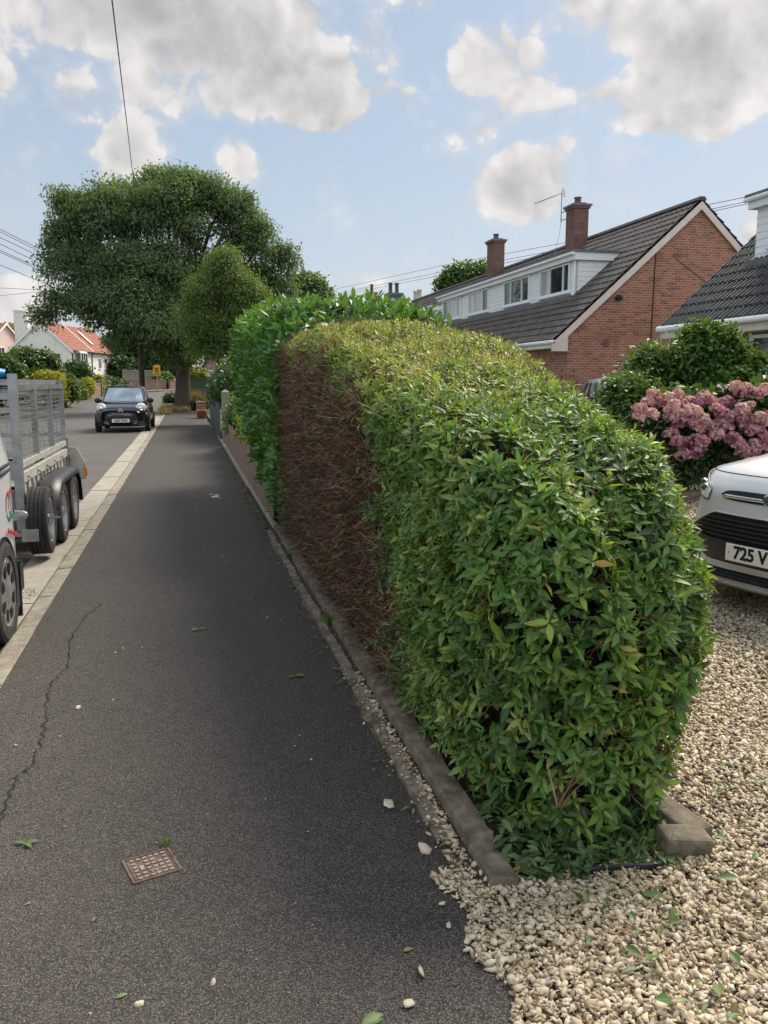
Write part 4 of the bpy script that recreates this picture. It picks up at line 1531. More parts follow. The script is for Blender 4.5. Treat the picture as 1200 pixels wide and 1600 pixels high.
# dark hatchback coming down the road
cx = at(190, 660, 27.2)[0]
cit, cbody, cF, cB, cw = hatch('parked_hatchback', 'dark blue black small hatchback parked facing down the road by the kerb', (cx, 27.0, -.045), R(-1.5),
                               3.43, 1.63, 1.44, .17, .98, (.92, 1.55, 3.0, 3.36), M_BLACKPAINT, (.66, .96))
for sg in (-1, 1):
    h = MB()
    h.lathe([(.001, -.075), (.05, -.07), (.095, -.05), (.125, -.01), (.13, .03), (.12, .12), (.001, .13)], 18, (0, 0, 0), 'y')
    h.v = [(p[0] * 1.25 + sg * .595, p[1] * .8 + .19 - p[0] * sg * -.45, p[2] * 1.12 + .745 + p[1] * .3) for p in h.v]
    lamp = h.build('headlight', M_LAMP, cit, smooth=True)
    h = MB()
    h.lathe([(.001, 0), (.05, 0.004), (.06, .02), (.001, .02)], 14, (sg * .585, .118, .735), 'y')
    h.build('reflector', M_CHROME, lamp, smooth=True)
b = MB()
G = []
for (z, y) in ((.18, .08), (.22, -.01), (.34, -.045), (.47, -.05), (.56, -.03), (.60, .0), (.635, .035), (.66, .10)):
    G.append([(u * (.76 if z > .3 else .72) * (1 - .3 * max(0, z - .58) / .08 * .35), y + .30 * abs(u) ** 3.2, z) for u in np.linspace(-1, 1, 17)])
b.grid(np.array(G))
bump = b.build('front_bumper', M_BLACKPAINT, cit, smooth=True)
b = MB()
b.grid(np.array([[(u * .66, y + .30 * abs(u * .87) ** 3.2 - .008, z + .02 * (1 - u * u)) for u in np.linspace(-1, 1, 15)] for z, y in ((.40, -.055), (.44, -.062), (.50, -.055))]))
b.build('bumper_strip', M_BUMPER, bump, smooth=True)
b = MB()
for z in (.20, .235, .27):
    b.grid(np.array([[(u * .42, y + .30 * abs(u * .55) ** 3.2 - .012, zz) for u in np.linspace(-1, 1, 9)] for zz, y in ((z, -.012), (z + .022, -.025))]))
b.build('lower_grille', M_GRILLE, bump)
b = MB()
b.box((-.26, -.078, .315), (.26, -.066, .425))
pl = b.build('number_plate', M_PLATE, cit)
text_mesh('plate_text', 'HJ07 ZWS', .098, Matrix.Translation((0, -.0795, .368)) @ Matrix.Rotation(R(90), 4, 'X'), M_INK, pl, align='CENTER', xscale=.90, bold=.003)
b = MB()
for dz in (0, .052):
    for sg in (-1, 1):
        b.prism([(0, -.012, .705 + dz), (sg * .075, -.006, .655 + dz), (sg * .075, -.006, .627 + dz), (0, -.012, .672 + dz)], (0, -.014, 0))
b.build('badge', M_CHROME, cit)
b = MB()
b.tube([(u * .56, .015 + .24 * abs(u * .72) ** 3, .615 + .005 * abs(u)) for u in np.linspace(-1, 1, 13)], .006, 5)
b.build('bonnet_edge', M_CHROME, cit)

# pale car roof showing above the far side of the hedge
p = at(968, 600, 19.2)
hatch('silver_car', 'pale blue grey car whose roof shows behind the hedge and brick gable', (p[0] - .2, 17.6, .07), R(-12), 4.1, 1.72, 1.53, .17, 1.1, (1.0, 1.75, 3.3, 3.95), M_SILVER2, (.72, 1.0), belt=.96)

# ---- silver people carrier on the gravel
TP = np.array((3.44, 4.36, .035))
TROT = R(-75)
mpv = thing('silver_people_carrier', 'silver people carrier nosing onto the gravel drive beside the hedge', 'car', tuple(TP), TROT)
KZ = [(.13, .10), (.17, .015), (.205, .0), (.25, .03), (.31, .035), (.38, .02), (.47, .012), (.56, .03), (.61, .045), (.66, .06), (.72, .08), (.78, .115), (.84, .17), (.885, .24), (.915, .33), (.955, .50), (.995, .72), (1.03, .95), (1.06, 1.15), (1.10, 1.5)]
kz = np.array([k[0] for k in KZ])
kb = np.array([k[1] for k in KZ])


def TS(u, z, o=0.0):
    """front skin of the car: u across -1..1, z height"""
    back = np.interp(z, kz, kb)
    hoodf = np.clip((z - .86) / .12, 0, 1)
    hw_ = .885 - .10 * hoodf - .03 * np.clip((.3 - z) / .15, 0, 1)
    a = abs(u)
    wrap = (.10 * a ** 2 + .34 * a ** 5) * (1 - .75 * hoodf)
    zz = z - .10 * hoodf * a ** 4
    # outward normal in plan, roughly
    nx = np.sign(u) * (0.2 * a + 1.7 * a ** 4) * (1 - .7 * hoodf)
    ny = -1.0
    l = math.hypot(nx, ny)
    return (u * hw_ + o * nx / l, back + wrap + o * ny / l, zz + o * .5 * hoodf)


def tpatch(us, zlo, zhi, o, nv=6):
    return np.array([[TS(u, zlo(u) + (zhi(u) - zlo(u)) * j / nv, o) for u in us] for j in range(nv + 1)])


U = np.linspace(-1, 1, 41)
b = MB()
b.grid(np.array([[TS(u, z) for u in U] for z in np.concatenate([np.linspace(.13, .9, 40), np.linspace(.905, 1.10, 18)])]))
# flanks, shoulder, rear and floor pan
rows = []
for z in np.linspace(.13, .9, 10):
    e = np.array(TS(1, z))
    rr = [e, e + np.array((.012, .12, 0))] + [np.array((.90 - .02 * abs(z - .5) / .4, y, z)) for y in (.9, 1.6, 2.4, 3.2, 3.9)] + [np.array((.84, 4.25, z)), np.array((.6, 4.38, z)), np.array((0, 4.4, z))]
    rows.append(rr)
SG = np.array(rows)
b.grid(SG)
b.grid(SG * np.array((-1, 1, 1)), flip=True)
top = []
for i in range(len(SG[-1])):
    e = SG[-1][i]
    k = min(1, max(0, (e[1] - 1.0) / .9))
    top.append([e, np.array((e[0] * .97, e[1], e[2] + .008 + .08 * k)), np.array((e[0] * .87, e[1], e[2] + .012 + .14 * k))])
b.grid(np.array(top))
b.grid(np.array(top) * np.array((-1, 1, 1)), flip=True)
b.box((-.84, .55, .12), (.84, 4.3, .2))
tb = b.build('body', M_SILVER, mpv, smooth=True)
# cabin
c = MB()
yf0, yf1, yr1, yr0, wb, wr, zc, zr = 1.42, 2.3, 3.7, 4.32, .83, .64, 1.0, 1.66
CF = lambda u, v, o=0.0: (u * (wb + (wr - wb) * v), yf0 + (yf1 - yf0) * v + .2 * u * u - o, zc + (zr - .05 - zc) * v + o * .7)
CB = lambda u, v, o=0.0: (u * (wb + (wr - wb) * v), yr0 + (yr1 - yr0) * v * .7 - .1 * u * u + o, zc + (zr - .07 - zc) * v)


def CS(s, v, sg, o=0.0):
    p, q = np.array(CF(sg, v)), np.array(CB(sg, v))
    r_ = p + (q - p) * s
    return (r_[0] + sg * (.05 * math.sin(math.pi * s) + o), r_[1], r_[2])


def gp_(fn, u0, u1, v0, v1, nu=10, nv=6):
    return np.array([[fn(u0 + (u1 - u0) * i / nu, v0 + (v1 - v0) * j / nv) for i in range(nu + 1)] for j in range(nv + 1)])


c.grid(gp_(CF, -1, 1, -.1, 1))
c.grid(gp_(CB, -1, 1, -.1, 1), flip=True)
for sg in (-1, 1):
    c.grid(gp_(lambda s, v: CS(s, v, sg), 0, 1, -.1, 1), flip=sg < 0)
RG = []
for j in range(9):
    s = j / 8
    RG.append([np.array((u * abs(CS(s, 1, 1)[0]), CS(s, 1, 1)[1] + (CF(0, 1)[1] - CF(1, 1)[1]) * (1 - abs(u)) * (1 - s), zr - .05 + .06 * (1 - abs(u) ** 3))) for u in np.linspace(-1, 1, 13)])
c.grid(np.array(RG))
c.build('cabin', M_SILVER, mpv, smooth=True)
g = MB()
g.grid(gp_(lambda u, v: CF(u, v, .006), -.93, .93, .04, .94))
g.build('windscreen', M_CARGLASS, mpv, smooth=True)
for sg in (-1, 1):
    g = MB()
    for s0, s1 in ((.08, .4), (.43, .7), (.73, .93)):
        g.grid(gp_(lambda s, v: CS(s, v, sg, .006), s0, s1, .12, .88), flip=sg < 0)
    g.build('side_window', M_CARGLASS, mpv, smooth=True)
    m = MB()
    m.lathe([(.001, -.07), (.07, -.06), (.1, -.01), (.1, .05), (.08, .07), (.001, .07)], 14, (sg * 1.0, 1.85, 1.12), 'y')
    m.bar((sg * .82, 1.88, 1.08), (sg * .95, 1.86, 1.09), .05)
    m.build('mirror', M_SILVER, mpv, smooth=True)
    for yy in (.92, 3.55):
        a = MB()
        a.prism([(sg * .885, yy + .39 * math.cos(math.pi * i / 18), .16 + .52 * math.sin(math.pi * i / 18)) for i in range(19)], (sg * .022, 0, 0))
        a.build('wheel_arch', M_GRILLE, mpv)
        wheel(mpv, (sg * .82, yy, .315), .315, .2, sg, spokes=5)
# headlights on the corners
for sg in (-1, 1):
    us = np.linspace(.62, .96, 14) * sg
    lo = lambda u: .685 + .06 * ((abs(u) - .62) / .34) ** 2
    hi = lambda u: .745 + .10 * ((abs(u) - .62) / .34) ** .6
    h = MB()
    h.grid(tpatch(us, lo, hi, .010), flip=sg < 0)
    hl = h.build('headlight', M_CLEARLAMP, mpv, smooth=True)
    h = MB()
    h.tube([TS(u, lo(u), .010) for u in us] + [TS(u, hi(u), .010) for u in us[::-1]] + [TS(us[0], lo(us[0]), .010)], .005, 5)
    h.build('lamp_rim', M_BUMPER, hl)
    for f in (.3, .62):
        h = MB()
        u = us[0] + (us[-1] - us[0]) * f
        ctr = np.array(TS(u, (lo(u) + hi(u)) / 2, .0135))
        h.lathe([(.001, 0), (.028, -.003), (.034, .004), (.001, .006)], 14, tuple(ctr), 'y')
        h.build('reflector', M_CHROME, hl, smooth=True)
    f_ = MB()
    f_.grid(tpatch(np.linspace(.83, .95, 6) * sg, lambda u: .29, lambda u: .345, .006, 3), flip=sg < 0)
    f_.build('fog_lamp', M_BUMPER, mpv, smooth=True)
# upper slot with bright bar and oval badge
b = MB()
us = np.linspace(-.50, .50, 25)
e = lambda u: 1 - (abs(u) / .50) ** 6
b.grid(tpatch(us, lambda u: .735 - .032 * e(u) ** .5, lambda u: .735 + .034 * e(u) ** .5, .004, 3))
slot = b.build('upper_grille', M_GRILLE, mpv, smooth=True)
b = MB()
b.tube([TS(u, .728, .012) for u in np.linspace(-.47, .47, 25)], [.004] + [.0125] * 23 + [.004], 8)
b.build('grille_bar', M_CHROME, slot, smooth=True)
b = MB()
oc = np.array(TS(0, .735, .012))
for (rx, rz, o, mt) in ((.095, .048, .0, M_CHROME), (.086, .040, .006, M_BLUE)):
    d_ = MB()
    d_.lathe([(1.0, .01), (1.0, -.004), (.93, -.010), (.001, -.014)], 30, (0, 0, 0), 'y')
    d_.v = [(p[0] * rx + oc[0], p[1] + oc[1] - o, p[2] * rz + oc[2]) for p in d_.v]
    bo = d_.build('badge', mt, mpv, smooth=True)
text_mesh('badge_script', 'Ford', .062, Matrix.Translation((oc[0] - .002, oc[1] - .0215, oc[2] + .002)) @ Matrix.Rotation(R(90), 4, 'X') @ Matrix.Shear('XZ', 4, (.35, 0)), M_CHROME, bo, align='CENTER', xscale=1.15)
# big trapezoid grille
us = np.linspace(-.86, .86, 35)
ghi = lambda u: .615 if abs(u) < .52 else .615 - .155 * ((abs(u) - .52) / .34)
glo = lambda u: .40 + .055 * max(0, (abs(u) - .60)) / .26 if abs(u) > .6 else .40
b = MB()
b.grid(tpatch(us, lambda u: min(.30 + .10 * max(0, abs(u) - .55) / .31, ghi(u)), ghi, .004, 8))
gr = b.build('main_grille', M_GRILLE, mpv, smooth=True)
b = MB()
for k, z in enumerate((.585, .558, .531, .504, .478)):
    lim = .52 + (.615 - z) / .155 * .34 - .02
    b.grid(tpatch(np.linspace(-lim, lim, 27), lambda u: z - .007, lambda u: z + .006, .013, 2))
b.build('grille_slats', M_BUMPER, gr, smooth=True)
b = MB()
b.grid(tpatch(np.linspace(-.86, .86, 33), lambda u: .315 + .09 * max(0, abs(u) - .55) / .31, lambda u: .452 + .012 * min(1, max(0, (abs(u) - .5) / .1)), .016, 5))
b.build('bumper_panel', M_BUMPER, gr, smooth=True)
b = MB()
b.tube([TS(u, ghi(u) + .004, .004) for u in us], .006, 6)
b.build('grille_rim', M_SILVER, gr, smooth=True)
# lower intake and skid lip
b = MB()
b.grid(tpatch(np.linspace(-.72, .72, 25), lambda u: .205, lambda u: .262 - .01 * abs(u), .004, 4))
li = b.build('lower_intake', M_GRILLE, mpv, smooth=True)
b = MB()
for z in (.222, .243):
    b.grid(tpatch(np.linspace(-.70, .70, 25), lambda u: z - .004, lambda u: z + .004, .010, 1))
b.build('intake_slats', M_BUMPER, li)
b = MB()
b.grid(tpatch(np.linspace(-.93, .93, 33), lambda u: .14, lambda u: .198 - .006 * (1 - abs(u)), .022, 5))
b.build('skid_lip', M_SILVER, mpv, smooth=True)
# shut line of the bonnet
b = MB()
b.tube([TS(u, .862, .001) for u in np.linspace(-.86, .86, 31)], .0035, 5)
b.build('bonnet_seam', M_GRILLE, mpv)
# number plate
b = MB()
b.box((-.26, -.030, .335), (.26, -.018, .446))
pl = b.build('number_plate', M_PLATE, mpv, bevel=.004)
text_mesh('plate_text', '725 V', .112, Matrix.Translation((-.198, -.0315, .391)) @ Matrix.Rotation(R(90), 4, 'X'), M_INK, pl, xscale=.92, bold=.0035)
b = MB()
b.lathe([(.001, -.033), (.006, -.032), (.007, -.029)], 8, (-.232, 0, .391), 'y')
b.build('plate_screw', M_AMBER, pl)

# ---- white van in front of the trailer: tail end shows at the picture edge
VX = -1.065
van = thing('white_van', 'white van with rounded tail towing the caged trailer along the kerb', 'van', (VX - .9, 5.8, -.04), 0)
ROOT_LOC[van.name] = np.zeros(3)
# local: x towards kerb (+), y=0 tail, van extends to -y
prof = [(.10, -.03), (.30, .02), (.55, .01), (.80, 0.0), (.98, .02), (1.05, .00), (1.15, -.05), (1.35, -.16), (1.55, -.26), (1.75, -.38), (1.84, -.55)]


def side_x(z):
    return .885 if z < 1.0 else .885 - .10 * (z - 1.0) - .22 * max(0, z - 1.5)


G = []
for (z, y0) in prof:
    row = []
    for (fx, dy) in ((1, -3.9), (1, -3.0), (1, -2.0), (1, -1.2), (1, -.6), (.995, -.28), (.97, -.12), (.90, -.03), (.6, .03), (0, .05), (-.6, .03), (-.90, -.03), (-.97, -.12), (-.995, -.28), (-1, -.6), (-1, -1.2), (-1, -2.0), (-1, -3.0), (-1, -3.9)):
        row.append((fx * side_x(z), y0 + dy, z))
    G.append(row)
b = MB()
b.grid(np.array(G))
nr = len(G[0])
top = len(G) - 1
b.f.append(tuple(top * nr + i for i in range(nr)))
b.mi.append(0)
b.f.append(tuple(i for i in range(nr))[::-1])
b.mi.append(0)
# nose
b.box((-.82, -4.6, .2), (.82, -3.9, 1.05))
vb = b.build('body', M_VANWHITE, van, smooth=False, bevel=.02)
b = MB()
for z in (1.0, 1.035):
    b.tube([(side_x(z) + .004, -3.2, z), (side_x(z) + .004, -1.2, z), (side_x(z) + .004, -.5, z), (side_x(z) * .985, -.22, z), (side_x(z) * .93, -.08, z), (.6, .035, z), (-.6, .035, z)], .012, 6)
b.build('waist_trim', M_BUMPER, van)
for sg in (1, -1):
    b = MB()
    b.prism([(sg * (side_x(1.15) + .003), -3.0, 1.13), (sg * (side_x(1.15) + .003), -.75, 1.13), (sg * (side_x(1.55) + .008), -.95, 1.56), (sg * (side_x(1.55) + .008), -2.7, 1.56)], (sg * -.01, 0, 0))
    b.build('side_window', M_CARGLASS, van)
b = MB()
b.grid(np.array([[(u * .68, .052 - (.05 + .10 * (v)) * v * 2 - .03 * abs(u) - .03, 1.12 + .45 * v) for u in np.linspace(-1, 1, 7)] for v in np.linspace(0, 1, 5)]), flip=True)
b.build('rear_window', M_CARGLASS, van)
for sg in (1, -1):
    for yy in (-.62, -3.45):
        b = MB()
        pr = [(sg * .883, yy + .40 * math.cos(math.pi * i / 18), .14 + .50 * math.sin(math.pi * i / 18)) for i in range(19)]
        b.prism(pr, (sg * .014, 0, 0))
        b.build('wheel_arch', M_GRILLE, van)
        wheel(van, (sg * .82, yy, .31), .31, .18, sg, spokes=8, depth=.02, cover=True)
    b = MB()
    b.prism([(sg * .80, -.24, .06), (sg * .9, -.24, .06), (sg * .905, -.235, .42), (sg * .84, -.235, .42)], (0, .02, 0))
    b.build('mud_flap', M_DARK, van)
    b = MB()
    b.grid(np.array([[(sg * .905, -.25 + .0 * k, z), (sg * .90, -.12, z), (sg * .86, -.02, z), (sg * .6, .065, z), (0, .085, z)] for k, z in enumerate((.22, .30, .40))]), flip=sg < 0)
    b.build('rear_bumper', M_BUMPER, van)
    b = MB()
    b.grid(np.array([[(sg * (side_x(z) * .945), -.055, z), (sg * side_x(z) * .92, -.03, z), (sg * side_x(z) * .86, .012, z)] for z in (.62, .78, .95)]), flip=sg < 0)
    b.build('tail_light', M_REDL, van)
M_LOGOR = pm('logo_red', (.42, .05, .05), .05, 5, .4)
M_LOGOG = pm('logo_green', (.03, .22, .10), .05, 5, .4)
M_LOGOK = pm('logo_black', (.015, .015, .02), .05, 5, .4)


def arc(a0, a1, c, r, w_, mat):
    m = MB()
    n = 14
    G = [[(.8955, c[0] + rr * math.cos(a0 + (a1 - a0) * i / n), c[1] + rr * math.sin(a0 + (a1 - a0) * i / n)) for i in range(n + 1)] for rr in (r - w_, r)]
    m.grid(np.array(G))
    m.build('logo', mat, van)


lc = (-.33, .80)
arc(R(70), R(200), lc, .095, .03, M_LOGOR)
arc(R(205), R(300), lc, .095, .03, M_LOGOG)
arc(R(-55), R(60), lc, .095, .03, M_LOGOK)
m = MB()
for k, (dy, hgt) in enumerate(((-.15, .03), (-.11, .022), (-.075, .03), (-.035, .022), (.0, .026), (.04, .022), (.075, .03), (.11, .022))):
    m.prism([(.894, lc[0] + dy, .60 - dy * .25), (.894, lc[0] + dy + .024, .60 - dy * .25), (.894, lc[0] + dy + .03, .60 - dy * .25 + hgt), (.894, lc[0] + dy + .006, .60 - dy * .25 + hgt)], (.004, 0, 0))
m.build('logo', M_LOGOR, van)

# ---- galvanised cage trailer
TX, TY0, TY1, TW = -1.40, 7.55, 10.35, 1.5
tr = thing('cage_trailer', 'galvanised twin axle trailer with mesh cage sides behind the white van', 'trailer', (TX - TW / 2, (TY0 + TY1) / 2, -.045))
ZB, ZD, ZM, ZT = .36, .72, .80, 1.50
b = MB()
b.box((TX - TW, TY0, ZB - .03), (TX, TY1, ZB + .02))
b.box((TX - TW + .2, TY0 - .1, ZB - .12), (TX - TW + .28, TY1, ZB - .03))
b.box((TX - .28, TY0 - .1, ZB - .12), (TX - .2, TY1, ZB - .03))
b.build('floor', M_ALU, tr)
b = MB()
b.bar((TX - TW + .2, TY0, ZB - .06), (TX - TW / 2, TY0 - 1.25, ZB - .02), .08)
b.bar((TX - .2, TY0, ZB - .06), (TX - TW / 2, TY0 - 1.25, ZB - .02), .08)
b.bar((TX - TW / 2, TY0 - 1.5, ZB), (TX - TW / 2, TY0 - 1.15, ZB), .1)
b.tube([(TX - TW / 2 + .14, TY0 - 1.1, -.0), (TX - TW / 2 + .14, TY0 - 1.1, ZB + .3)], .025, 8)
b.build('drawbar', M_GALV, tr)
for sx, xx in ((1, TX), (-1, TX - TW)):
    b = MB()                                           # dropside panels: ribbed aluminium
    n = 24
    yy = np.linspace(TY0 + .06, TY1 - .06, n * 4 + 1)
    for k in range(n):
        y0 = TY0 + .06 + (TY1 - TY0 - .12) * k / n
        dy = (TY1 - TY0 - .12) / n
        dx = .0 if k % 2 else .018 * sx
        b.box((xx - .012 + dx, y0, ZB + .02), (xx + .006 + dx, y0 + dy * 1.02, ZD - .07))
    b.build('dropside', M_ALU, tr)
    b = MB()
    b.bar((xx + .01 * sx, TY0 + .03, ZD - .03), (xx + .01 * sx, TY1 - .03, ZD - .03), .05, .085)
    b.bar((xx, TY0 + .03, ZM), (xx, TY1 - .03, ZM), .055, .055)
    b.bar((xx, TY0 + .03, ZB + .03), (xx, TY1 - .03, ZB + .03), .05, .06)
    b.build('side_rail', M_ALU, tr)
    b = MB()
    ps = [TY0 + .93, TY0 + 1.87]
    for y in ps:
        b.bar((xx, y, ZM - .02), (xx, y, ZT - .04), .045, .10, up=(0, 1, 0))
    b.bar((xx, TY1 - .03, ZM - .1), (xx, TY1 - .03, ZT - .02), .045, .055, up=(0, 1, 0))
    b.bar((xx, TY0 + .1, ZT - .05), (xx, TY1, ZT - .05), .05, .045)
    b.bar((xx - .07 * sx, TY0 + .1, ZT + .0), (xx - .07 * sx, TY1, ZT + .0), .05, .05)
    b.build('cage_frame', M_GALV, tr)
    b = MB()
    b.bar((xx, TY0, ZB - .12), (xx, TY0, ZT + .07), .07, .06, up=(0, 1, 0))
    b.build('corner_post', M_GALV, tr)
    b = MB()
    b.bar((xx, TY1, ZB - .12), (xx, TY1, ZM + .06), .085, .07, up=(0, 1, 0))
    b.build('corner_post', M_GALV, tr)
    b = MB()
    for k in range(15):
        z = ZM + .04 + (ZT - ZM - .1) * k / 14.5
        b.bar((xx + .012 * sx, TY0 + .04, z), (xx + .012 * sx, TY1 - .04, z), .0062)
    for k in range(26):
        y = TY0 + .08 + (TY1 - TY0 - .16) * k / 25
        b.bar((xx + .006 * sx, y, ZM), (xx + .006 * sx, y, ZT - .06), .0022)
    b.build('cage_mesh', M_GALV, tr)
    b = MB()
    for k in range(6):
        y = TY0 + .2 + .5 * k
        b.tube([(xx + .03 * sx, y, ZD - .02), (xx + .06 * sx, y + .05, ZD - .05), (xx + .065 * sx, y + .09, ZD - .12), (xx + .05 * sx, y + .10, ZD - .17)], .009, 6)
    b.build('rope_hook', M_ALU, tr)
for yy, nm in ((TY0, 'headboard_mesh'), (TY1, 'tailboard_mesh')):
    b = MB()
    for k in range(16):
        z = ZM - .2 + (ZT - ZM + .14) * k / 15
        b.bar((TX - TW, yy, z), (TX, yy, z), .0045)
    for k in range(21):
        x = TX - TW + TW * k / 20
        b.bar((x, yy + .006, ZM - .2), (x, yy + .006, ZT), .0035)
    b.build(nm, M_GALV, tr)
    b = MB()
    for z in (ZT - .0, ZT - .12, ZM + .1, ZD - .12):
        b.bar((TX - TW, yy + .01, z), (TX, yy + .01, z), .05, .05)
    b.box((TX - TW, yy - .015, ZB), (TX, yy + .015, ZD - .1))
    for k in range(9):
        x = TX - TW + TW * (k + .5) / 9
        b.box((x - .04, yy - .03, ZB + .02), (x + .04, yy - .015, ZD - .12))
    b.build('headboard' if yy == TY0 else 'tailboard', M_GALV, tr)
for sx, xx in ((1, TX), (-1, TX - TW)):
    w0, w1 = (xx + .03, xx + .235) if sx > 0 else (xx - .235, xx - .03)
    G = []
    for (y, z) in ((8.02, -.02 + .12), (8.04, .34), (8.12, .50), (8.28, .585), (8.5, .60), (9.3, .60), (9.55, .585), (9.72, .50), (9.80, .34), (9.82, .20)):
        G.append([(w0, y, z), (w0 + (w1 - w0) * .5, y, z + .012), (w1, y, z - .005), (w1 + .004 * sx, y + (.02 if y < 9 else -.02), z - .05)])
    b = MB()
    b.grid(np.array(G), flip=sx > 0)
    G2 = np.array(G) + np.array((0, 0, -.008))
    b.grid(G2, flip=sx < 0)
    mg = b.build('mudguard', M_BUMPER, tr, smooth=True)
    b = MB()
    b.box((min(w0, w1), 8.035, .2), (max(w0, w1) - .01, 8.045, .33))
    b.build('mudguard_stay', M_GALV, mg)
    for yy in (8.52, 9.32):
        wheel(tr, (xx + sx * .135, yy, .30 - .045), .30, .17, sx, spokes=5, depth=.035)
wheel(tr, (TX + .14, 7.66, .31), .295, .17, 1, spokes=5, depth=.035, name='spare_wheel')
b = MB()
b.bar((TX - .05, 7.35, .24), (TX + .10, 7.35, .24), .03, .03)
b.bar((TX + .04, 7.29, .24), (TX + .17, 7.29, .24), .02, .10)
b.bar((TX - .05, 7.62, .335), (TX + .30, 7.62, .335), .016)
b.bar((TX - .02, 7.30, .42), (TX + .06, 7.24, .42), .05, .07)
b.lathe([(.001, -.03), (.035, -.02), (.04, .02), (.001, .03)], 12, (TX + .07, 7.22, .42), 'y')
b.build('spare_bracket', M_GALV, tr)
b = MB()
b.prism([(TX - .02, TY1 + .03, .36), (TX + .22, TY1 + .03, .36), (TX + .22, TY1 + .03, .55), (TX + .13, TY1 + .03, .74), (TX - .02, TY1 + .03, .76)], (0, .025, 0))
lb = b.build('light_board', M_ALU, tr)
b = MB()
b.box((TX + .20, TY1 + .025, .40), (TX + .235, TY1 + .06, .50))
b.build('side_marker', M_AMBER, lb)
# blue tarpaulin bundled on the headboard
G = []
tl = np.linspace(-1, 1, 19)
for k in range(13):
    a = 2 * math.pi * k / 12
    G.append([(TX - .485 + u * .44, 7.55 + math.cos(a) * (.11 + .02 * math.sin(u * 9)) * (1 - .6 * abs(u) ** 10), 1.575 + math.sin(a) * (.055 + .012 * math.sin(u * 13 + 1) + .012 * math.cos(a * 3 + u * 7)) * (1 - .6 * abs(u) ** 10)) for u in tl])
b = MB()
b.grid(np.array(G))
tag(b.build('tarpaulin', pm('blue_tarpaulin', (.02, .22, .52), .25, 8, .4, .5, 20), smooth=True, sub=1), 'crumpled bright blue tarpaulin folded over the top of the cage', 'tarpaulin')

# ------------------------------------------------------------------ plants: materials
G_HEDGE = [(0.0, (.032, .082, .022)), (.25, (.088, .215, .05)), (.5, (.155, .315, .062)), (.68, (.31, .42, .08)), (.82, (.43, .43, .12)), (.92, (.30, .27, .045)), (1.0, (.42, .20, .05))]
M_HLEAF = leaf_mat('hedge_leaf', G_HEDGE, vein=(.17, .26, .09), trans=.36, rough=.5, spec=.55)
M_LAUREL = leaf_mat('laurel_leaf', [(0, (.022, .085, .02)), (.5, (.045, .19, .03)), (.85, (.13, .30, .06)), (1, (.30, .34, .06))], vein=(.16, .32, .09), trans=.3, rough=.36, spec=.5)
M_ASHLEAF = leaf_mat('big_tree_leaf', [(0, (.075, .125, .070)), (.5, (.125, .195, .10)), (1, (.20, .275, .14))], trans=.40, rough=.6, spec=.2, tcol=(.10, .17, .03))
M_BIRCH = leaf_mat('birch_leaf', [(0, (.065, .12, .045)), (.5, (.115, .19, .065)), (1, (.18, .26, .085))], trans=.35, rough=.5, spec=.3)
M_DARKLEAF = leaf_mat('dark_shrub_leaf', [(0, (.018, .045, .018)), (.5, (.032, .085, .026)), (1, (.075, .15, .04))], trans=.25, rough=.45)
M_LILAC = leaf_mat('lilac_leaf', [(0, (.035, .085, .022)), (.5, (.065, .15, .035)), (1, (.12, .22, .055))], trans=.3, rough=.6, spec=.25)
M_MIDLEAF = leaf_mat('mid_shrub_leaf', [(0, (.03, .075, .02)), (.5, (.06, .14, .03)), (1, (.13, .22, .05))], trans=.32, rough=.45)
M_YELLOWLEAF = leaf_mat('yellow_shrub_leaf', [(0, (.10, .16, .02)), (.5, (.26, .29, .03)), (1, (.52, .44, .04))], trans=.3, rough=.5)
M_SILVERLEAF = leaf_mat('silvery_leaf', [(0, (.06, .10, .06)), (.5, (.13, .18, .11)), (1, (.26, .30, .20))], trans=.2, rough=.35)
M_YFLOWER = leaf_mat('yellow_flower', [(0, (.45, .42, .02)), (1, (.75, .66, .05))], trans=.3, rough=.6)
M_TWIG = leaf_mat('brown_twig', [(0, (.032, .016, .012)), (.4, (.125, .060, .044)), (.75, (.24, .130, .092)), (1, (.50, .37, .27))], trans=.0, rough=.8, spec=.2)
M_CORE = pm('hedge_shade', (.014, .009, .007), .5, 30, .95, 1.0, 50)  # near-black skin paints the shade inside the hedge
M_PETAL = leaf_mat('hydrangea_petal', [(0, (.46, .17, .33)), (.4, (.66, .32, .46)), (.75, (.78, .50, .55)), (1, (.80, .64, .52))], trans=.25, rough=.6, spec=.2)
M_STRAW = leaf_mat('dry_grass', [(0, (.24, .17, .075)), (.5, (.36, .27, .125)), (1, (.44, .35, .18))], trans=.2, rough=.7, spec=.2)
M_GRASS = leaf_mat('green_grass', [(0, (.05, .12, .02)), (1, (.14, .24, .05))], trans=.3, rough=.6)
M_LITTER = leaf_mat('leaf_litter', [(0, (.035, .075, .025)), (.4, (.07, .15, .04)), (.65, (.14, .19, .06)), (.8, (.20, .11, .05)), (1, (.28, .19, .09))], vein=(.16, .22, .1), trans=.15, rough=.5)
M_PEBBLE = leaf_mat('pebble', [(0, (.17, .13, .085)), (.15, (.34, .26, .165)), (.4, (.47, .385, .265)), (.65, (.56, .485, .365)), (.85, (.63, .57, .47)), (.95, (.33, .31, .28)), (1, (.15, .135, .125))], trans=0, rough=.75, spec=.3)


# ------------------------------------------------------------------ the clipped hedge
HX = np.array([.895, .86, .84, .825, .82, .83, .92, 1.08, 1.25, 1.43, 1.61, 1.74, 1.80, 1.81, 1.79, 1.70, 1.57])
HZ = np.array([.05, .22, .42, .62, .80, .92, .985, 1.0, 1.0, .995, .975, .93, .84, .66, .44, .22, .05])


def hedge_H(Y):
    return np.clip(1.37 + .185 * (Y - 2.9), 1.31, 1.90)


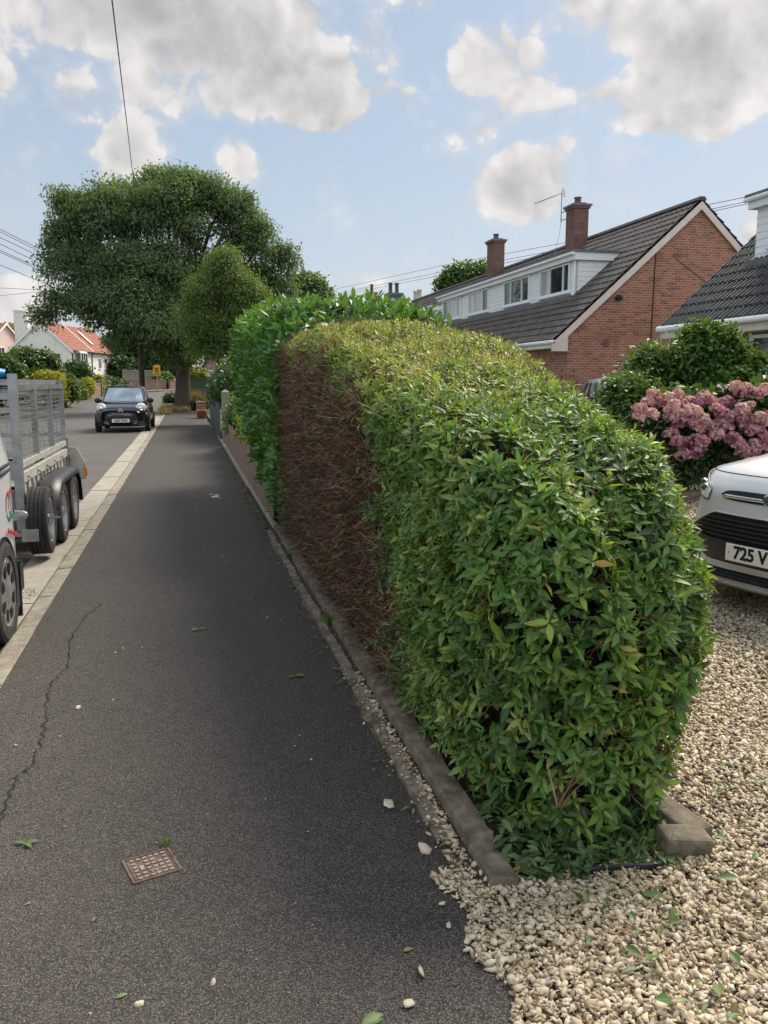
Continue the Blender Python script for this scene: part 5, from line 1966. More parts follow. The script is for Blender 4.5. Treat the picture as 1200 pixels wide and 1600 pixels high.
def hedge_pt(j, Y):
    """j: cross-section index (float array)"""
    k = np.arange(len(HX))
    x, z = np.interp(j, k, HX), np.interp(j, k, HZ)
    q = np.clip((Y - 2.27) / 1.05, 0, 1)
    sx = (1 - (1 - q) ** 3.0) ** (1 / 2.6)
    sz = (1 - (1 - q) ** 3.2) ** (1 / 3.0)
    X = 1.36 + (x - 1.36) * sx
    X = X + np.clip((Y - 3.1) / 2.2, 0, 1) * .62 * np.clip(X - 1.0, 0, None)
    Z = z * hedge_H(Y) * (.30 + .70 * sz)
    und = .035 * np.sin(Y * 3.3 + j * .9) + .03 * np.sin(Y * 7.1 - j * 1.7) + .02 * np.sin(Y * 1.7 + j * 2.2)
    wob = np.clip((Z - .1) / .5, 0, 1)
    return X + und * .3 * wob, Y + .03 * np.sin(j * 2.1 + Y) * wob, Z + und * .35 * np.clip(Z, 0, 1)


js = np.linspace(0, len(HX) - 1, 70)
Ys = np.concatenate([2.27 + 1.05 * np.linspace(0, 1, 34) ** 1.9, np.linspace(3.4, 8.3, 70)])
HG = np.stack(np.meshgrid(js, Ys, indexing='ij'), -1)
hx, hy, hz = hedge_pt(HG[..., 0], HG[..., 1])
HGRID = np.stack([hx, hy, hz], -1)
hedge = thing('hedge', 'large clipped green hedge with bare brown side along the pavement', 'hedge', (1.45, 4.8, 0))
mid = np.array((1.45, 0, .7))
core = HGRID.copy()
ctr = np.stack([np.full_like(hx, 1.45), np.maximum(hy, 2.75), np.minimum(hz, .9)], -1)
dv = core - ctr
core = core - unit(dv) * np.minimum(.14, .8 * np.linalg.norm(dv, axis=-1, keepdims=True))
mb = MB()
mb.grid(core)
mb.build('shade_core', M_CORE, hedge, smooth=True)

P, N = sample_grid(HGRID, 50000)
if (N @ np.array((0, 0, 1.0)))[P[:, 2] > 1.4].mean() < 0:
    N = -N
leftness = np.clip((1.12 - P[:, 0]) / .2, 0, 1) * (N[:, 0] < -.2)
bound = hedge_H(P[:, 1]) - .20 - .55 * np.clip((4.1 - P[:, 1]) / .9, 0, 1) ** 2 + .10 * np.sin(P[:, 1] * 6.3) + .05 * rng.normal(size=len(P))
ystart = 3.70 + .55 * np.clip((1.35 - P[:, 2]) / 1.1, -1, 1) * -.35 + .20 * rng.normal(size=len(P)) + .16 * np.sin(P[:, 2] * 9) + .10 * np.sin(P[:, 2] * 23)
bare = (leftness > .3) & (P[:, 1] > ystart) & (P[:, 2] < bound)
lowbare = (P[:, 2] < .26 + .22 * rng.random(len(P))) & (rng.random(len(P)) < .65)
pkeep = np.where(bare, .05, 1.0)
pkeep = np.where(lowbare & ~bare, .42, pkeep)
far_right = (N[:, 0] > .5) & (P[:, 1] > 5.0)
pkeep = np.where(far_right, .35, pkeep)
near = np.clip((4.6 - P[:, 1]) / 1.5, 0, 1)
pkeep *= np.where(bare, 1, .52 + .12 * near)
thin = .7 * np.sin(P[:, 0] * 19 + P[:, 2] * 11 + P[:, 1] * 9) * np.sin(P[:, 2] * 23 - P[:, 1] * 14) + .7 * np.sin(P[:, 0] * 37 - P[:, 1] * 29 + 1) * np.sin(P[:, 2] * 41 + P[:, 0] * 16)
pkeep *= np.where(thin < -.42, .10, np.where(thin < -.2, .5, 1.0))
k = rng.random(len(P)) < pkeep
Pg, Ng = P[k], N[k]
barek = bare[k]


def shoots(P, N, n_pairs, stem, size, outw=.75, upw=.5):
    n = len(P)
    D = unit(N * outw + np.array((0, 0, upw)) + rand_dirs(n) * .55)
    X = unit(np.cross(D, rand_dirs(n)))
    Y_ = np.cross(D, X)
    LP, LA, LN, LL, ID = [], [], [], [], []
    st = stem * (.6 + .8 * rng.random(n))[:, None]
    for i in range(n_pairs):
        t = (i + .6) / n_pairs
        ax = X if i % 2 == 0 else Y_
        for s in (-1, 1):
            a = unit(D * (.25 + .40 * t) + ax * s * 1.0 + rand_dirs(n) * .3 + np.array((0, 0, -.08)))
            LP.append(P + D * st * t + ax * s * .002)
            LA.append(a)
            LN.append(unit(D - ax * s * .4 + rand_dirs(n) * .25))
            LL.append(size * (1.15 - .45 * t) * (.55 + .9 * rng.random(n)))
            ID.append(np.arange(n))
    # tip leaf
    LP.append(P + D * st); LA.append(unit(D + rand_dirs(n) * .4)); LN.append(unit(X + rand_dirs(n) * .3)); LL.append(size * .55 * (.6 + .6 * rng.random(n))); ID.append(np.arange(n))
    return map(np.concatenate, (LP, LA, LN, LL, ID))


LP, LA, LN, LL, ID = shoots(Pg - Ng * (.03 + .035 * rng.random(len(Pg)))[:, None], Ng, 3, .044, .047)
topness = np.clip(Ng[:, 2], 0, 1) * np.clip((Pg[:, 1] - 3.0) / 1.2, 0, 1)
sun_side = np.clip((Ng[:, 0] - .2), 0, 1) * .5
tone = .31 + .19 * rng.normal(size=len(Pg)) + .50 * topness + .34 * sun_side + .08 * np.sin(Pg[:, 1] * 5 + Pg[:, 0] * 7)  # tone paints sunlight on top and sun side, plus yellowed trimmed growth
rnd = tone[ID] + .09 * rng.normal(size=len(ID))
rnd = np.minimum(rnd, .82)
LL = np.where(rng.random(len(ID)) < .004, LL * .6, LL)
rnd = np.where(rng.random(len(ID)) < .004, .9 + .1 * rng.random(len(ID)), rnd)
rnd = np.where((rng.random(len(ID)) < .05 * topness[ID]), .86 + .14 * rng.random(len(ID)), rnd)
LL = LL * (1 - .22 * topness[ID]) * (1 + .20 * np.clip((3.4 - Pg[ID, 1]) / .8, 0, 1))
keep = rng.random(len(ID)) < .93
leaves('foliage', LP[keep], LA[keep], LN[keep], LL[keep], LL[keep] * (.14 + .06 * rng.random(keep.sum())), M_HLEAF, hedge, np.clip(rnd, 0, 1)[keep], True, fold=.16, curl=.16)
# deeper, sparser layer that fills gaps, leaf tone darkened for inner shade
kk = rng.random(len(Pg)) < .08
LP, LA, LN, LL, ID = shoots(Pg[kk] - Ng[kk] * .12, Ng[kk], 2, .06, .06)
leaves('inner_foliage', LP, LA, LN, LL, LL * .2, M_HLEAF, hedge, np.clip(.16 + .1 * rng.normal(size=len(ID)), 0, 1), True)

# brown clipped twigs
Pb, Nb = P[bare], N[bare]
rep = 5
Pt = np.repeat(Pb, rep, 0) + rng.normal(size=(len(Pb) * rep, 3)) * .035
Nt = np.repeat(Nb, rep, 0)
Dt = unit(Nt * .35 + rand_dirs(len(Pt)) + np.array((0, -.15, .25)))
twigs('bare_twigs', Pt - Nt * (.05 + .09 * rng.random(len(Pt)))[:, None], Dt, .06 + .10 * rng.random(len(Pt)), .0011 + .0012 * rng.random(len(Pt)), M_TWIG, hedge, .3)
oth = (~bare) & (rng.random(len(P)) < .20 + .12 * np.clip(N[:, 2], 0, 1) * (P[:, 1] > 3.3) + .3 * np.clip(N[:, 0], 0, 1))
Po, No = P[oth], N[oth]
twigs('stems', Po - No * .10, unit(No * .7 + rand_dirs(len(Po)) * .6 + np.array((0, 0, .3))), .12 + .06 * rng.random(len(Po)), .0012 + .0010 * rng.random(len(Po)), M_TWIG, hedge, .2)
lw = (P[:, 2] < .40) & (P[:, 1] < 4.5)
Pl, Nl = np.repeat(P[lw], 2, 0), np.repeat(N[lw], 2, 0)
twigs('woody_stems', Pl * np.array((1, 1, .4)) - Nl * np.array((.26, .20, 0)), unit(Nl * .3 + rand_dirs(len(Pl)) * .5 + np.array((0, 0, .9))), .14 + .12 * rng.random(len(Pl)), .0016 + .0016 * rng.random(len(Pl)), M_TWIG, hedge, .25)

# ------------------------------------------------------------------ laurel hedge beyond it
lx = np.array([.86, .82, .79, .775, .775, .82, .95, 1.2, 1.6, 2.0, 2.3, 2.45, 2.5, 2.45])
lz = np.array([.02, .2, .45, .70, .86, .95, .99, 1.0, 1.0, 1.0, .98, .9, .5, .05])
jl = np.linspace(0, len(lx) - 1, 50)
yl = np.linspace(7.42, 13.2, 64)
JJ, YY = np.meshgrid(jl, yl, indexing='ij')
qe = np.clip((YY - 7.38) / .35, 0, 1) ** .4
ZH = 2.15 + .055 * (YY - 7.4) + .05 * np.sin(YY * 4) + .04 * np.sin(YY * 9 + JJ)
LX = 1.6 + (np.interp(JJ, np.arange(len(lx)), lx) - 1.6) * (.9 + .1 * qe) + .03 * np.sin(YY * 6 + JJ * 1.3)
LG = np.stack([LX, YY, np.interp(JJ, np.arange(len(lx)), lz) * ZH * (.93 + .07 * qe)], -1)
cap_ = np.stack([LG[:, :1] * (1 - t) + np.array([1.6, 7.5, 1.2]) * t for t in np.linspace(0, 1, 8)], 1)[:, :, 0]
laurel = thing('laurel_hedge', 'glossy bright green laurel hedge with big leaves overhanging the board fence', 'hedge', (1.6, 9.6, 0))
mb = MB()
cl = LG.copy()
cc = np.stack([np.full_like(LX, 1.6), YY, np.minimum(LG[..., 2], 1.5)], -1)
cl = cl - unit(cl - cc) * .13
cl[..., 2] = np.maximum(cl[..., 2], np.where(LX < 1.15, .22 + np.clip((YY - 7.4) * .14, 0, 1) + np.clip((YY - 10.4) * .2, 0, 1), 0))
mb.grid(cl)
mb.build('shade_core', pm('laurel_shade', (.012, .022, .010), .4, 20, .95), laurel, smooth=True)  # near-black inner skin, painted as the shade within the laurel
P1, N1 = sample_grid(LG, 7600)
if N1[P1[:, 2] > 2.2][:, 2].mean() < 0:
    N1 = -N1
P2, N2 = sample_grid(cap_, 1500)
if N2[:, 1].mean() > 0:
    N2 = -N2
Pq, Nq = np.concatenate([P1, P2]), np.concatenate([N1, N2])
zlow = np.where(Pq[:, 0] < 1.1, .16 + np.clip((Pq[:, 1] - 7.4) * .14, 0, 1) + np.clip((Pq[:, 1] - 10.4) * .2, 0, 1) + .12 * rng.random(len(Pq)), 0)
kq = (Pq[:, 2] > zlow) & ~((Nq[:, 0] > .5) & (rng.random(len(Pq)) < .6))
Pq, Nq = Pq[kq], Nq[kq]
n = len(Pq)
Pq = np.repeat(Pq, 4, 0) + rng.normal(size=(n * 4, 3)) * .05
Nq = np.repeat(Nq, 4, 0)
n = len(Pq)
A = unit(Nq * .55 + rand_dirs(n) * .7 + np.array((0, 0, .35)))
ln = .08 + .05 * rng.random(n)
leaves('foliage', Pq - Nq * .06, A, unit(Nq * .8 + np.array((0, 0, .5)) + rand_dirs(n) * .4), ln, ln * .19, M_LAUREL, laurel, np.clip(.4 + .22 * rng.normal(size=n) + .15 * Nq[:, 2], 0, 1), True, fold=.12, curl=.15)
# silvery ivy over the laurel's near shoulder
Pv = np.stack([.95 + 1.3 * rng.random(2200), 7.55 + .35 * rng.random(2200), 1.86 + .34 * rng.random(2200)], -1)
Pv[:, 1] += (Pv[:, 2] - 1.9) * .8
n = len(Pv)
silver = thing('evergreen_shrub', 'silvery dark leaved shrub wedged between the clipped hedge and the laurel', 'shrub', (1.5, 7.9, 0))
ln = .055 + .035 * rng.random(n)
leaves('foliage', Pv, unit(rand_dirs(n) + np.array((0, -.5, .5))), unit(np.array((0, -.5, .8)) + rand_dirs(n) * .6), ln, ln * .22, M_SILVERLEAF, silver, None, True)
mb = MB()
for kx in (1.1, 1.5, 1.9):
    branches(mb, (kx, 7.95, 0), (kx + .1, 7.8, 2.0), .02, .008, 5, .03)
mb.build('stem', M_BARK, silver)


# ------------------------------------------------------------------ trees
def tree(name, label, base, trunk_r, fork_z, lobes, n_clump, per, spread, size, mat, droop=.3, aspect=.3, shell=(.55, 1.0), flare=1.4, group=None, limb_k=1.0, zmin=None, cat='tree', sub_k=0):
    t = thing(name, label, cat, tuple(base), group=group)
    b = np.array(base, float)
    mb = MB()
    fk = b + np.array((.15 * rng.normal(), .15 * rng.normal(), fork_z))
    pts = [b + np.array((0, 0, -.2)), b + np.array((0, 0, .15)), b + (fk - b) * .35, b + (fk - b) * .7, fk]
    mb.tube(pts, [trunk_r * flare, trunk_r * (1 + (flare - 1) * .5), trunk_r * .97, trunk_r * .9, trunk_r * .85], 14)
    mb.build('trunk', M_BARK, t, smooth=True)
    mb = MB()
    for l in lobes:
        c = np.array(l[:3])
        if trunk_r > .35 and (l[3] < 1.05 or c[2] < 5.6):
            continue
        ps = branches(mb, fk - np.array((0, 0, .2)), c, trunk_r * .5 * limb_k, trunk_r * .16, 6, .05)
        for _ in range(7):
            d = rand_dirs(1)[0]
            d[2] = abs(d[2]) * .8 - .15
            e = c + d * np.array(l[3:6]) * .85
            s = ps[rng.integers(2, len(ps))]
            q = branches(mb, s, e, trunk_r * .14, trunk_r * .03, 5, .06)
            for _ in range(3):
                branches(mb, q[rng.integers(1, 5)], e + rng.normal(size=3) * np.array(l[3:6]) * .14, trunk_r * .05, trunk_r * .015, 4, .08)
    mb.build('limbs', M_BARK, t, smooth=True)
    foliage('crown', lobes if not sub_k else sublobes(lobes, sub_k), n_clump, per, spread, size, mat, t, False, shell, droop, aspect, zmin)
    return t


def lob(px, py, Y, rx, rz, ry=None):
    p = at(px, py, Y)
    s = Y / (FOC * 1.0)
    return (p[0], p[1], p[2], rx * s, (ry or rx) * s, rz * s)


def sublobes(L, k, lo=.34, hi=.52, inner=.80):
    out = []
    for l in L:
        c, r_ = np.array(l[:3]), np.array(l[3:6])
        out.append((*c, *(r_ * inner)))
        for _ in range(k):
            d = rand_dirs(1)[0]
            if d[2] < -.5:
                d[2] *= -1
            f = lo + (hi - lo) * rng.random()
            out.append((*(c + d * r_ * (.97 - f * .75)), *(r_ * f)))
    return out


TB = np.array((-.15, 46.0, 0.02))
BIG = [lob(262, 350, 46, 72, 66), lob(155, 352, 46, 58, 52), lob(330, 350, 47, 66, 56), lob(400, 392, 46, 44, 50), lob(125, 425, 45, 46, 50), lob(212, 330, 49, 50, 38), lob(288, 306, 46, 42, 34),
       lob(185, 440, 44, 50, 44), lob(250, 430, 44, 52, 46), lob(205, 480, 43, 60, 36), lob(318, 450, 47, 70, 60), lob(408, 450, 47, 40, 40), lob(150, 470, 44, 46, 32), lob(92, 478, 44, 24, 18), lob(238, 515, 43, 62, 36), lob(208, 525, 44, 32, 26), lob(120, 482, 44, 28, 20), lob(165, 500, 44, 28, 24), lob(432, 462, 46, 32, 32), lob(398, 500, 46, 36, 32), lob(290, 558, 45, 30, 18), lob(330, 520, 46, 44, 34), lob(188, 535, 44, 20, 22), lob(268, 548, 44, 40, 24), lob(112, 345, 46, 28, 34), lob(368, 330, 46, 34, 30), lob(438, 412, 46, 22, 30), lob(72, 498, 44, 16, 16), lob(92, 385, 45, 20, 30), lob(172, 312, 46, 28, 22), lob(245, 290, 47, 24, 20), lob(328, 300, 46, 22, 18), lob(452, 408, 46, 12, 12), lob(90, 312, 46, 12, 12), lob(300, 510, 45, 40, 34)]
tree('big_tree', 'huge dark green spreading street tree with thick grey trunk', TB, .40, 3.2, BIG, 2000, 100, .36, .155, M_ASHLEAF, droop=.6, aspect=.26, shell=(.6, 1.02), flare=1.45, sub_k=7)
SB = np.array((1.55, 31.0, 0))
SML = [lob(348, 430, 31, 30, 28), lob(325, 475, 31, 38, 36), lob(382, 462, 31, 30, 30), lob(305, 520, 30.5, 26, 28), lob(350, 520, 31, 40, 34), lob(400, 505, 31.5, 22, 32), lob(354, 408, 31, 14, 14), lob(330, 550, 31, 34, 22), lob(375, 550, 31, 30, 22), lob(296, 492, 31, 16, 18), lob(406, 470, 31, 14, 18)]
tree('small_tree', 'smaller lighter green tree standing in front of the huge one', SB, .11, 1.9, SML, 560, 80, .25, .07, M_BIRCH, droop=.6, aspect=.34, shell=(.4, 1.05), sub_k=6)
p = at(478, 470, 66)
tree('garden_tree', 'distant rounded tree top rising just over the laurel hedge', (p[0], 66, 0), .2, 3.5, [lob(478, 455, 66, 26, 22), lob(462, 470, 66, 22, 22), lob(496, 468, 66, 18, 18), lob(450, 480, 66, 20, 22)], 420, 30, .35, .3, M_ASHLEAF)
p = at(725, 470, 62)
tree('garden_tree', 'pale green tree behind the roof ridge next to the slim chimney', (p[0], 62, 0), .22, 5.0, [lob(722, 440, 62, 26, 22), lob(742, 436, 62, 22, 18), lob(705, 450, 62, 18, 14), lob(755, 446, 62, 16, 16)], 420, 26, .35, .3, M_MIDLEAF)
p = at(20, 560, 112)
tree('garden_tree', 'yellowish far tree behind the pink house roof', (p[0], 112, gz(112)), .25, 3.0, [lob(14, 531, 112, 16, 14), lob(24, 537, 112, 12, 12), lob(2, 532, 112, 14, 14)], 260, 26, .6, .5, M_YELLOWLEAF)
wood = [(186, 560, 112, 20, 32), (205, 545, 116, 22, 42), (228, 550, 112, 24, 38), (250, 560, 114, 24, 34), (272, 560, 112, 22, 34), (192, 585, 108, 14, 18)]
wl = ['dark conifer like tree at the far end beside the white house', 'tall dark tree behind the distant panel fence', 'dark tree right behind the telegraph pole', 'dark tree behind the yellow road sign', 'dark tree half hidden by the thick street tree trunk', 'low dark green tree at the corner of the white house']
for (px, py, Y, rx, rz), lb in zip(wood, wl):
    p = at(px, py, Y)
    tree('dark_tree', lb, (p[0], Y, gz(Y)), .25, 1.2, [lob(px, py, Y, rx, rz), lob(px, py + rz * .7, Y, rx * 1.1, rz * .6)], 420, 24, .55, .5, M_DARKLEAF, group='dark trees behind the far fence', shell=(.3, 1.0))


# ------------------------------------------------------------------ shrubs
def shrub(name, label, base, lobes, n_clump, per, spread, size, mat, cat='shrub', detail=False, aspect=.28, droop=.0, shell=(.35, 1.0), flowers=None, group=None, zmin=None, woody=5):
    t = thing(name, label, cat, tuple(base), group=group)
    b = np.array(base, float)
    mb = MB()
    for l in lobes:
        for _ in range(max(1, woody)):
            e = np.array(l[:3]) + rand_dirs(1)[0] * np.array(l[3:6]) * (.8 if woody else .1)
            branches(mb, b + np.array((rng.normal() * .12, rng.normal() * .12, -.05)), e, .022 if woody else .008, .006 if woody else .003, 5, .06 if woody else .02)
    mb.build('stem', M_BARK, t)
    foliage('foliage', lobes, n_clump, per, spread, size, mat, t, detail, shell, droop, aspect, zmin if zmin is not None else b[2] + .02)
    if flowers:
        nf, sz, fm = flowers
        P, O, cr = lobes_cloud(lobes, nf, 10, sz * 1.6, (.92, 1.06))
        k = P[:, 2] > b[2] + .1
        P, O = P[k], O[k]
        tag(leaves('flowers', P, unit(O + rand_dirs(len(P)) * .8), unit(O + rand_dirs(len(P)) * .5), sz, sz * .4, fm, t, None, False), kind='stuff')
    return t


def sh(px, py, Y, rx, rz, label, mat, n=260, size=.16, spread=.16, name='shrub', flowers=None, per=26, **kw):
    l = lob(px, py, Y, rx, rz)
    g = gz(Y)
    ls = [l, (l[0] - l[3] * .4, l[1] + .1, g + (l[2] - g) * .55, l[3] * .7, l[4] * .7, max(.2, (l[2] - g) * .5)), (l[0] + l[3] * .45, l[1], g + (l[2] - g) * .6, l[3] * .65, l[4] * .7, max(.2, (l[2] - g) * .55))]
    return shrub(name, label, (l[0], Y, g), ls, n, per, spread, size, mat, flowers=flowers, **kw)


# garden fronts across the road
sh(48, 578, 56, 40, 27, 'big dark evergreen bush above the trailer cage by the white house', M_DARKLEAF, 900, .22, .2, per=44, name='evergreen_bush')
sh(0, 584, 52, 30, 22, 'dark evergreen bush at the picture edge behind the blue tarpaulin', M_DARKLEAF, 600, .22, .2, per=40, name='evergreen_bush')
l_ = lob(50, 575, 54, 30, 18)
t = thing('cordyline', 'spiky leaved plant fanning out in front of the dark evergreen bush', 'shrub', (l_[0], 54, gz(54)))
n = 260
ln = .9 + .7 * rng.random(n)
D = rand_dirs(n)
D[:, 2] = np.abs(D[:, 2]) * .9 + .1
leaves('foliage', np.array((l_[0], 54, 1.55)) + rng.normal(size=(n, 3)) * .1, D, unit(np.array((0, 0, 1)) + rand_dirs(n) * .3), ln, .025, M_DARKLEAF, t, .4 + .5 * rng.random(n), True, curl=.3)
mb = MB()
branches(mb, (l_[0], 54, gz(54) - .1), (l_[0], 54, 1.6), .09, .06, 4, .02)
mb.build('stem', M_BARK, t)
sh(76, 592, 49, 20, 10, 'yellow flowering shrub topping the nearer brick garden wall', M_YELLOWLEAF, 300, .12, .12, flowers=(90, .08, M_YFLOWER))
sh(101, 602, 52, 16, 15, 'yellow green shrub leaning over the nearer brick wall', M_MIDLEAF, 300, .15, .15)
sh(116, 610, 64, 16, 15, 'mid green rounded shrub between the two brick garden walls', M_MIDLEAF, 260, .14, .14)
sh(127, 620, 65, 9, 8, 'low olive shrub at the pavement between the brick walls', M_YELLOWLEAF, 160, .1, .1)
sh(135, 601, 67, 10, 8, 'small domed bright yellow bush beside the squarish brick wall', M_YELLOWLEAF, 200, .1, .1, flowers=(70, .1, M_YFLOWER))
sh(121, 583, 72, 20, 15, 'dark green bush below the white bay window', M_DARKLEAF, 320, .2, .18)
sh(147, 598, 74, 13, 10, 'olive brown shrub just above the squarish brick wall', M_YELLOWLEAF, 200, .16, .14)
sh(159, 603, 78, 11, 9, 'pale grey green shrub at the end of the squarish brick wall', M_SILVERLEAF, 200, .16, .14)
sh(172, 601, 84, 16, 8, 'low dark hedge in front of the white house ground floor windows', M_DARKLEAF, 220, .2, .18, name='hedge_row')
sh(190, 606, 88, 11, 10, 'dark shrub with bare branches left of the long low wall', M_DARKLEAF, 160, .2, .18)
sh(255, 596, 100, 16, 12, 'leafy bush behind the yellow sign and low wall', M_MIDLEAF, 220, .26, .2)
rh = thing('roadside_hedge', 'long clipped dark hedge standing on the low roadside wall', 'hedge', (-11.2, 30, 0))
mb = MB()
for yy in np.arange(9, 53, 1.5):
    branches(mb, (-11.3, yy, 0), (-11.3 + .2 * rng.normal(), yy + .2 * rng.normal(), 1.5), .03, .01, 3, .05)
mb.build('stem', M_BARK, rh)
foliage('foliage', [(-11.3, yy, 1.25, .6, 1.1, .75) for yy in np.arange(9, 53, 1.3)], 1500, 26, .16, .12, M_DARKLEAF, rh, zmin=.1)
# beyond and beside the big tree
sh(267, 624, 58, 9, 9, 'small square dark hedge by the dry grass under the tree', M_DARKLEAF, 200, .1, .1, name='box_hedge')
sh(306, 584, 56, 16, 8, 'bright lime bush showing over the green fence', M_YELLOWLEAF, 220, .13, .13)
# shrubs along the pavement fence
ivy = [(1.55, 24.5, 1.55, .62, 2.2, .60), (1.4, 22.5, 1.45, .40, .8, .42), (1.45, 27.5, 1.5, .45, 1.6, .45), (1.02, 25.5, 1.15, .14, 1.0, .42), (1.75, 21.5, 1.35, .4, .9, .5)]
shrub('ivy_bush', 'dark ivy bush spilling over the slate grey slat fence', (1.6, 24.5, 0), ivy, 800, 30, .13, .085, M_DARKLEAF, detail=False, aspect=.4)
fl = [(1.25, 15.5, .85, .30, 1.6, .36), (1.22, 17.4, .95, .30, 1.0, .38), (1.22, 13.2, .80, .24, 1.0, .28), (1.02, 18.3, .62, .2, .4, .36)]
shrub('fence_shrub', 'mixed green shrub drooping over the low brown board fence', (1.5, 16, 0), fl, 700, 26, .09, .055, M_MIDLEAF, zmin=.12)
yf = [(1.03, 12.6, .74, .16, .7, .20), (1.0, 14.0, .70, .15, .5, .20)]
shrub('yellow_flowers', 'clump of small yellow flowers hanging over the board fence', (1.35, 13.4, .3), yf, 260, 18, .06, .045, M_MIDLEAF, cat='plant', flowers=(150, .035, M_YFLOWER), zmin=.35, woody=0)
tl_ = [(1.9, 13.5, 1.1, .7, 2.0, .7), (2.2, 17, 1.2, .8, 2.2, .8), (2.4, 21, 1.2, .9, 2.2, .9)]
shrub('garden_shrub', 'loose green shrub in the front garden behind the board fence', (2.1, 17, 0), tl_, 500, 24, .15, .1, M_MIDLEAF)

# by the gable and drive
shrub('lilac_bush', 'tall dense dark green bush in front of the house with ribbed dark roof', (8.6, 12.2, 0),
      [lob(1110, 556, 12.4, 44, 38), lob(1160, 588, 12.3, 46, 32), lob(1075, 594, 12.5, 32, 34), lob(1130, 612, 12.2, 66, 36), lob(1215, 604, 12.2, 40, 34), lob(1096, 524, 12.4, 14, 10)], 1900, 30, .13, .085, M_LILAC, detail=True, aspect=.3)
shrub('willowy_shrub', 'airy light green shrub with thin upright stems before the brick gable', (7.3, 12.4, 0),
      [(7.35, 12.4, 1.25, .45, .4, .8), (7.75, 12.3, 1.55, .3, .3, .55), (7.0, 12.5, 1.0, .3, .3, .5), (7.4, 12.4, 1.9, .12, .12, .25)], 330, 16, .12, .10, M_MIDLEAF, detail=True, aspect=.2, shell=(.2, 1.0))
shrub('round_shrub', 'small round fresh green shrub beside the pale car behind the hedge', (5.95, 10.6, 0),
      [(5.98, 10.6, 1.2, .34, .34, .36), (5.9, 10.5, .8, .4, .4, .5), (6.3, 10.3, .55, .5, .4, .5)], 520, 26, .09, .07, M_MIDLEAF, detail=True)
shrub('ground_shrub', 'low grey green shrub tucked between the hedge and pink hydrangea', (6.05, 9.9, 0),
      [(6.05, 9.8, .75, .32, .3, .35), (6.2, 9.7, .4, .35, .3, .4)], 320, 26, .08, .06, M_DARKLEAF, detail=True)

# ------------------------------------------------------------------ hydrangea
hyd = thing('hydrangea', 'wide hydrangea bush covered in pink mophead flowers', 'shrub', (7.4, 10.2, 0))
HL_ = [(6.5, 10.1, .95, .60, .5, .42), (7.25, 10.0, .95, .62, .5, .45), (8.0, 9.95, 1.05, .66, .5, .5), (8.8, 9.9, 1.1, .7, .5, .5), (7.3, 9.85, .7, .9, .35, .35)]
foliage('foliage', HL_, 1150, 14, .09, .125, M_DARKLEAF, hyd, True, (.4, .95), .3, .34, zmin=.36)
mb = MB()
for l in HL_:
    for _ in range(14):
        branches(mb, (l[0] + rng.normal() * .25, l[1] + rng.normal() * .15, -.02), np.array(l[:3]) + rand_dirs(1)[0] * np.array(l[3:6]) * .8, .009, .004, 5, .06)
mb.build('stem', M_TWIG, hyd)


def head_mesh(seed):
    r_ = np.random.default_rng(seed)
    n = 120
    d = unit(r_.normal(size=(n, 3)))
    d[:, 2] = np.where(d[:, 2] < -.5, -d[:, 2], d[:, 2])
    c = d * np.array((.085, .085, .066)) * (.80 + .36 * r_.random(n))[:, None]
    V, F, AT = [], [], []
    tone = .15 + .5 * r_.random()
    for i in range(n):
        dj = unit(d[i] + .45 * r_.normal(size=3))
        a = unit(np.cross(dj, r_.normal(size=3)))
        b = np.cross(dj, a)
        s = .017 + .008 * r_.random()
        k = len(V)
        tn = np.clip(tone + .25 * r_.normal() + .1 * d[i, 2], 0, 1)
        for q in range(4):
            aa = math.pi / 2 * q
            u_, v_ = math.cos(aa), math.sin(aa)
            p1 = a * u_ + b * v_
            p2 = -a * v_ + b * u_
            V += [c[i], c[i] + (p1 * .6 - p2 * .45) * s + d[i] * .003, c[i] + p1 * s * 1.05 - d[i] * .003, c[i] + (p1 * .6 + p2 * .45) * s + d[i] * .003]
            F.append([k, k + 1, k + 2, k + 3])
            AT += [(0, 0, tn)] * 4
            k += 4
    me = raw_mesh('flower_head', np.array(V), [np.array(F)], False, AT)
    me.materials.append(M_PETAL)
    return me


HM = [head_mesh(s) for s in range(5)]
FH = [(1022, 617), (1032, 628), (1012, 632), (1044, 622), (1052, 635), (1060, 616), (1066, 632), (1078, 626), (1018, 648), (1064, 648), (1100, 619), (1110, 628), (1092, 630), (1050, 645), (1078, 642),
      (1048, 652), (1060, 664), (1078, 650), (1086, 645), (1070, 658), (1048, 678), (1058, 690), (1068, 694), (1090, 668), (1102, 672), (1112, 680), (1088, 688), (1098, 690), (1120, 680), (1095, 700), (1068, 712), (1086, 708), (1084, 660), (1098, 655),
      (1150, 604), (1164, 606), (1158, 616), (1176, 612), (1190, 616), (1196, 608), (1202, 622), (1138, 628), (1148, 634), (1160, 640), (1170, 636), (1120, 640), (1130, 648), (1142, 652), (1126, 662), (1136, 668), (1155, 648), (1165, 656), (1176, 660), (1186, 652), (1172, 670), (1184, 674), (1194, 682),
      (1190, 700), (1180, 694), (1150, 692), (1160, 704), (1142, 684), (1172, 710), (1198, 662), (1208, 650), (1204, 690), (1215, 670), (1222, 640), (1218, 612), (1156, 662), (1105, 662), (1128, 630), (1000, 640), (998, 652)]
for i, (px, py) in enumerate(FH):
    Y = 9.32 + .12 * rng.random() + (.22 if py < 635 else 0) - .10 * (py > 680)
    p = at(px, py, Y)
    o = bpy.data.objects.new('flower_head', HM[i % 5])
    COL.objects.link(o)
    o.parent = hyd
    o.location = p - np.array((7.4, 10.2, 0))
    s = .88 + .32 * rng.random()
    o.scale = (s, s, s)
    o.rotation_euler = (rng.normal() * .4, rng.normal() * .4, rng.random() * 6.3)

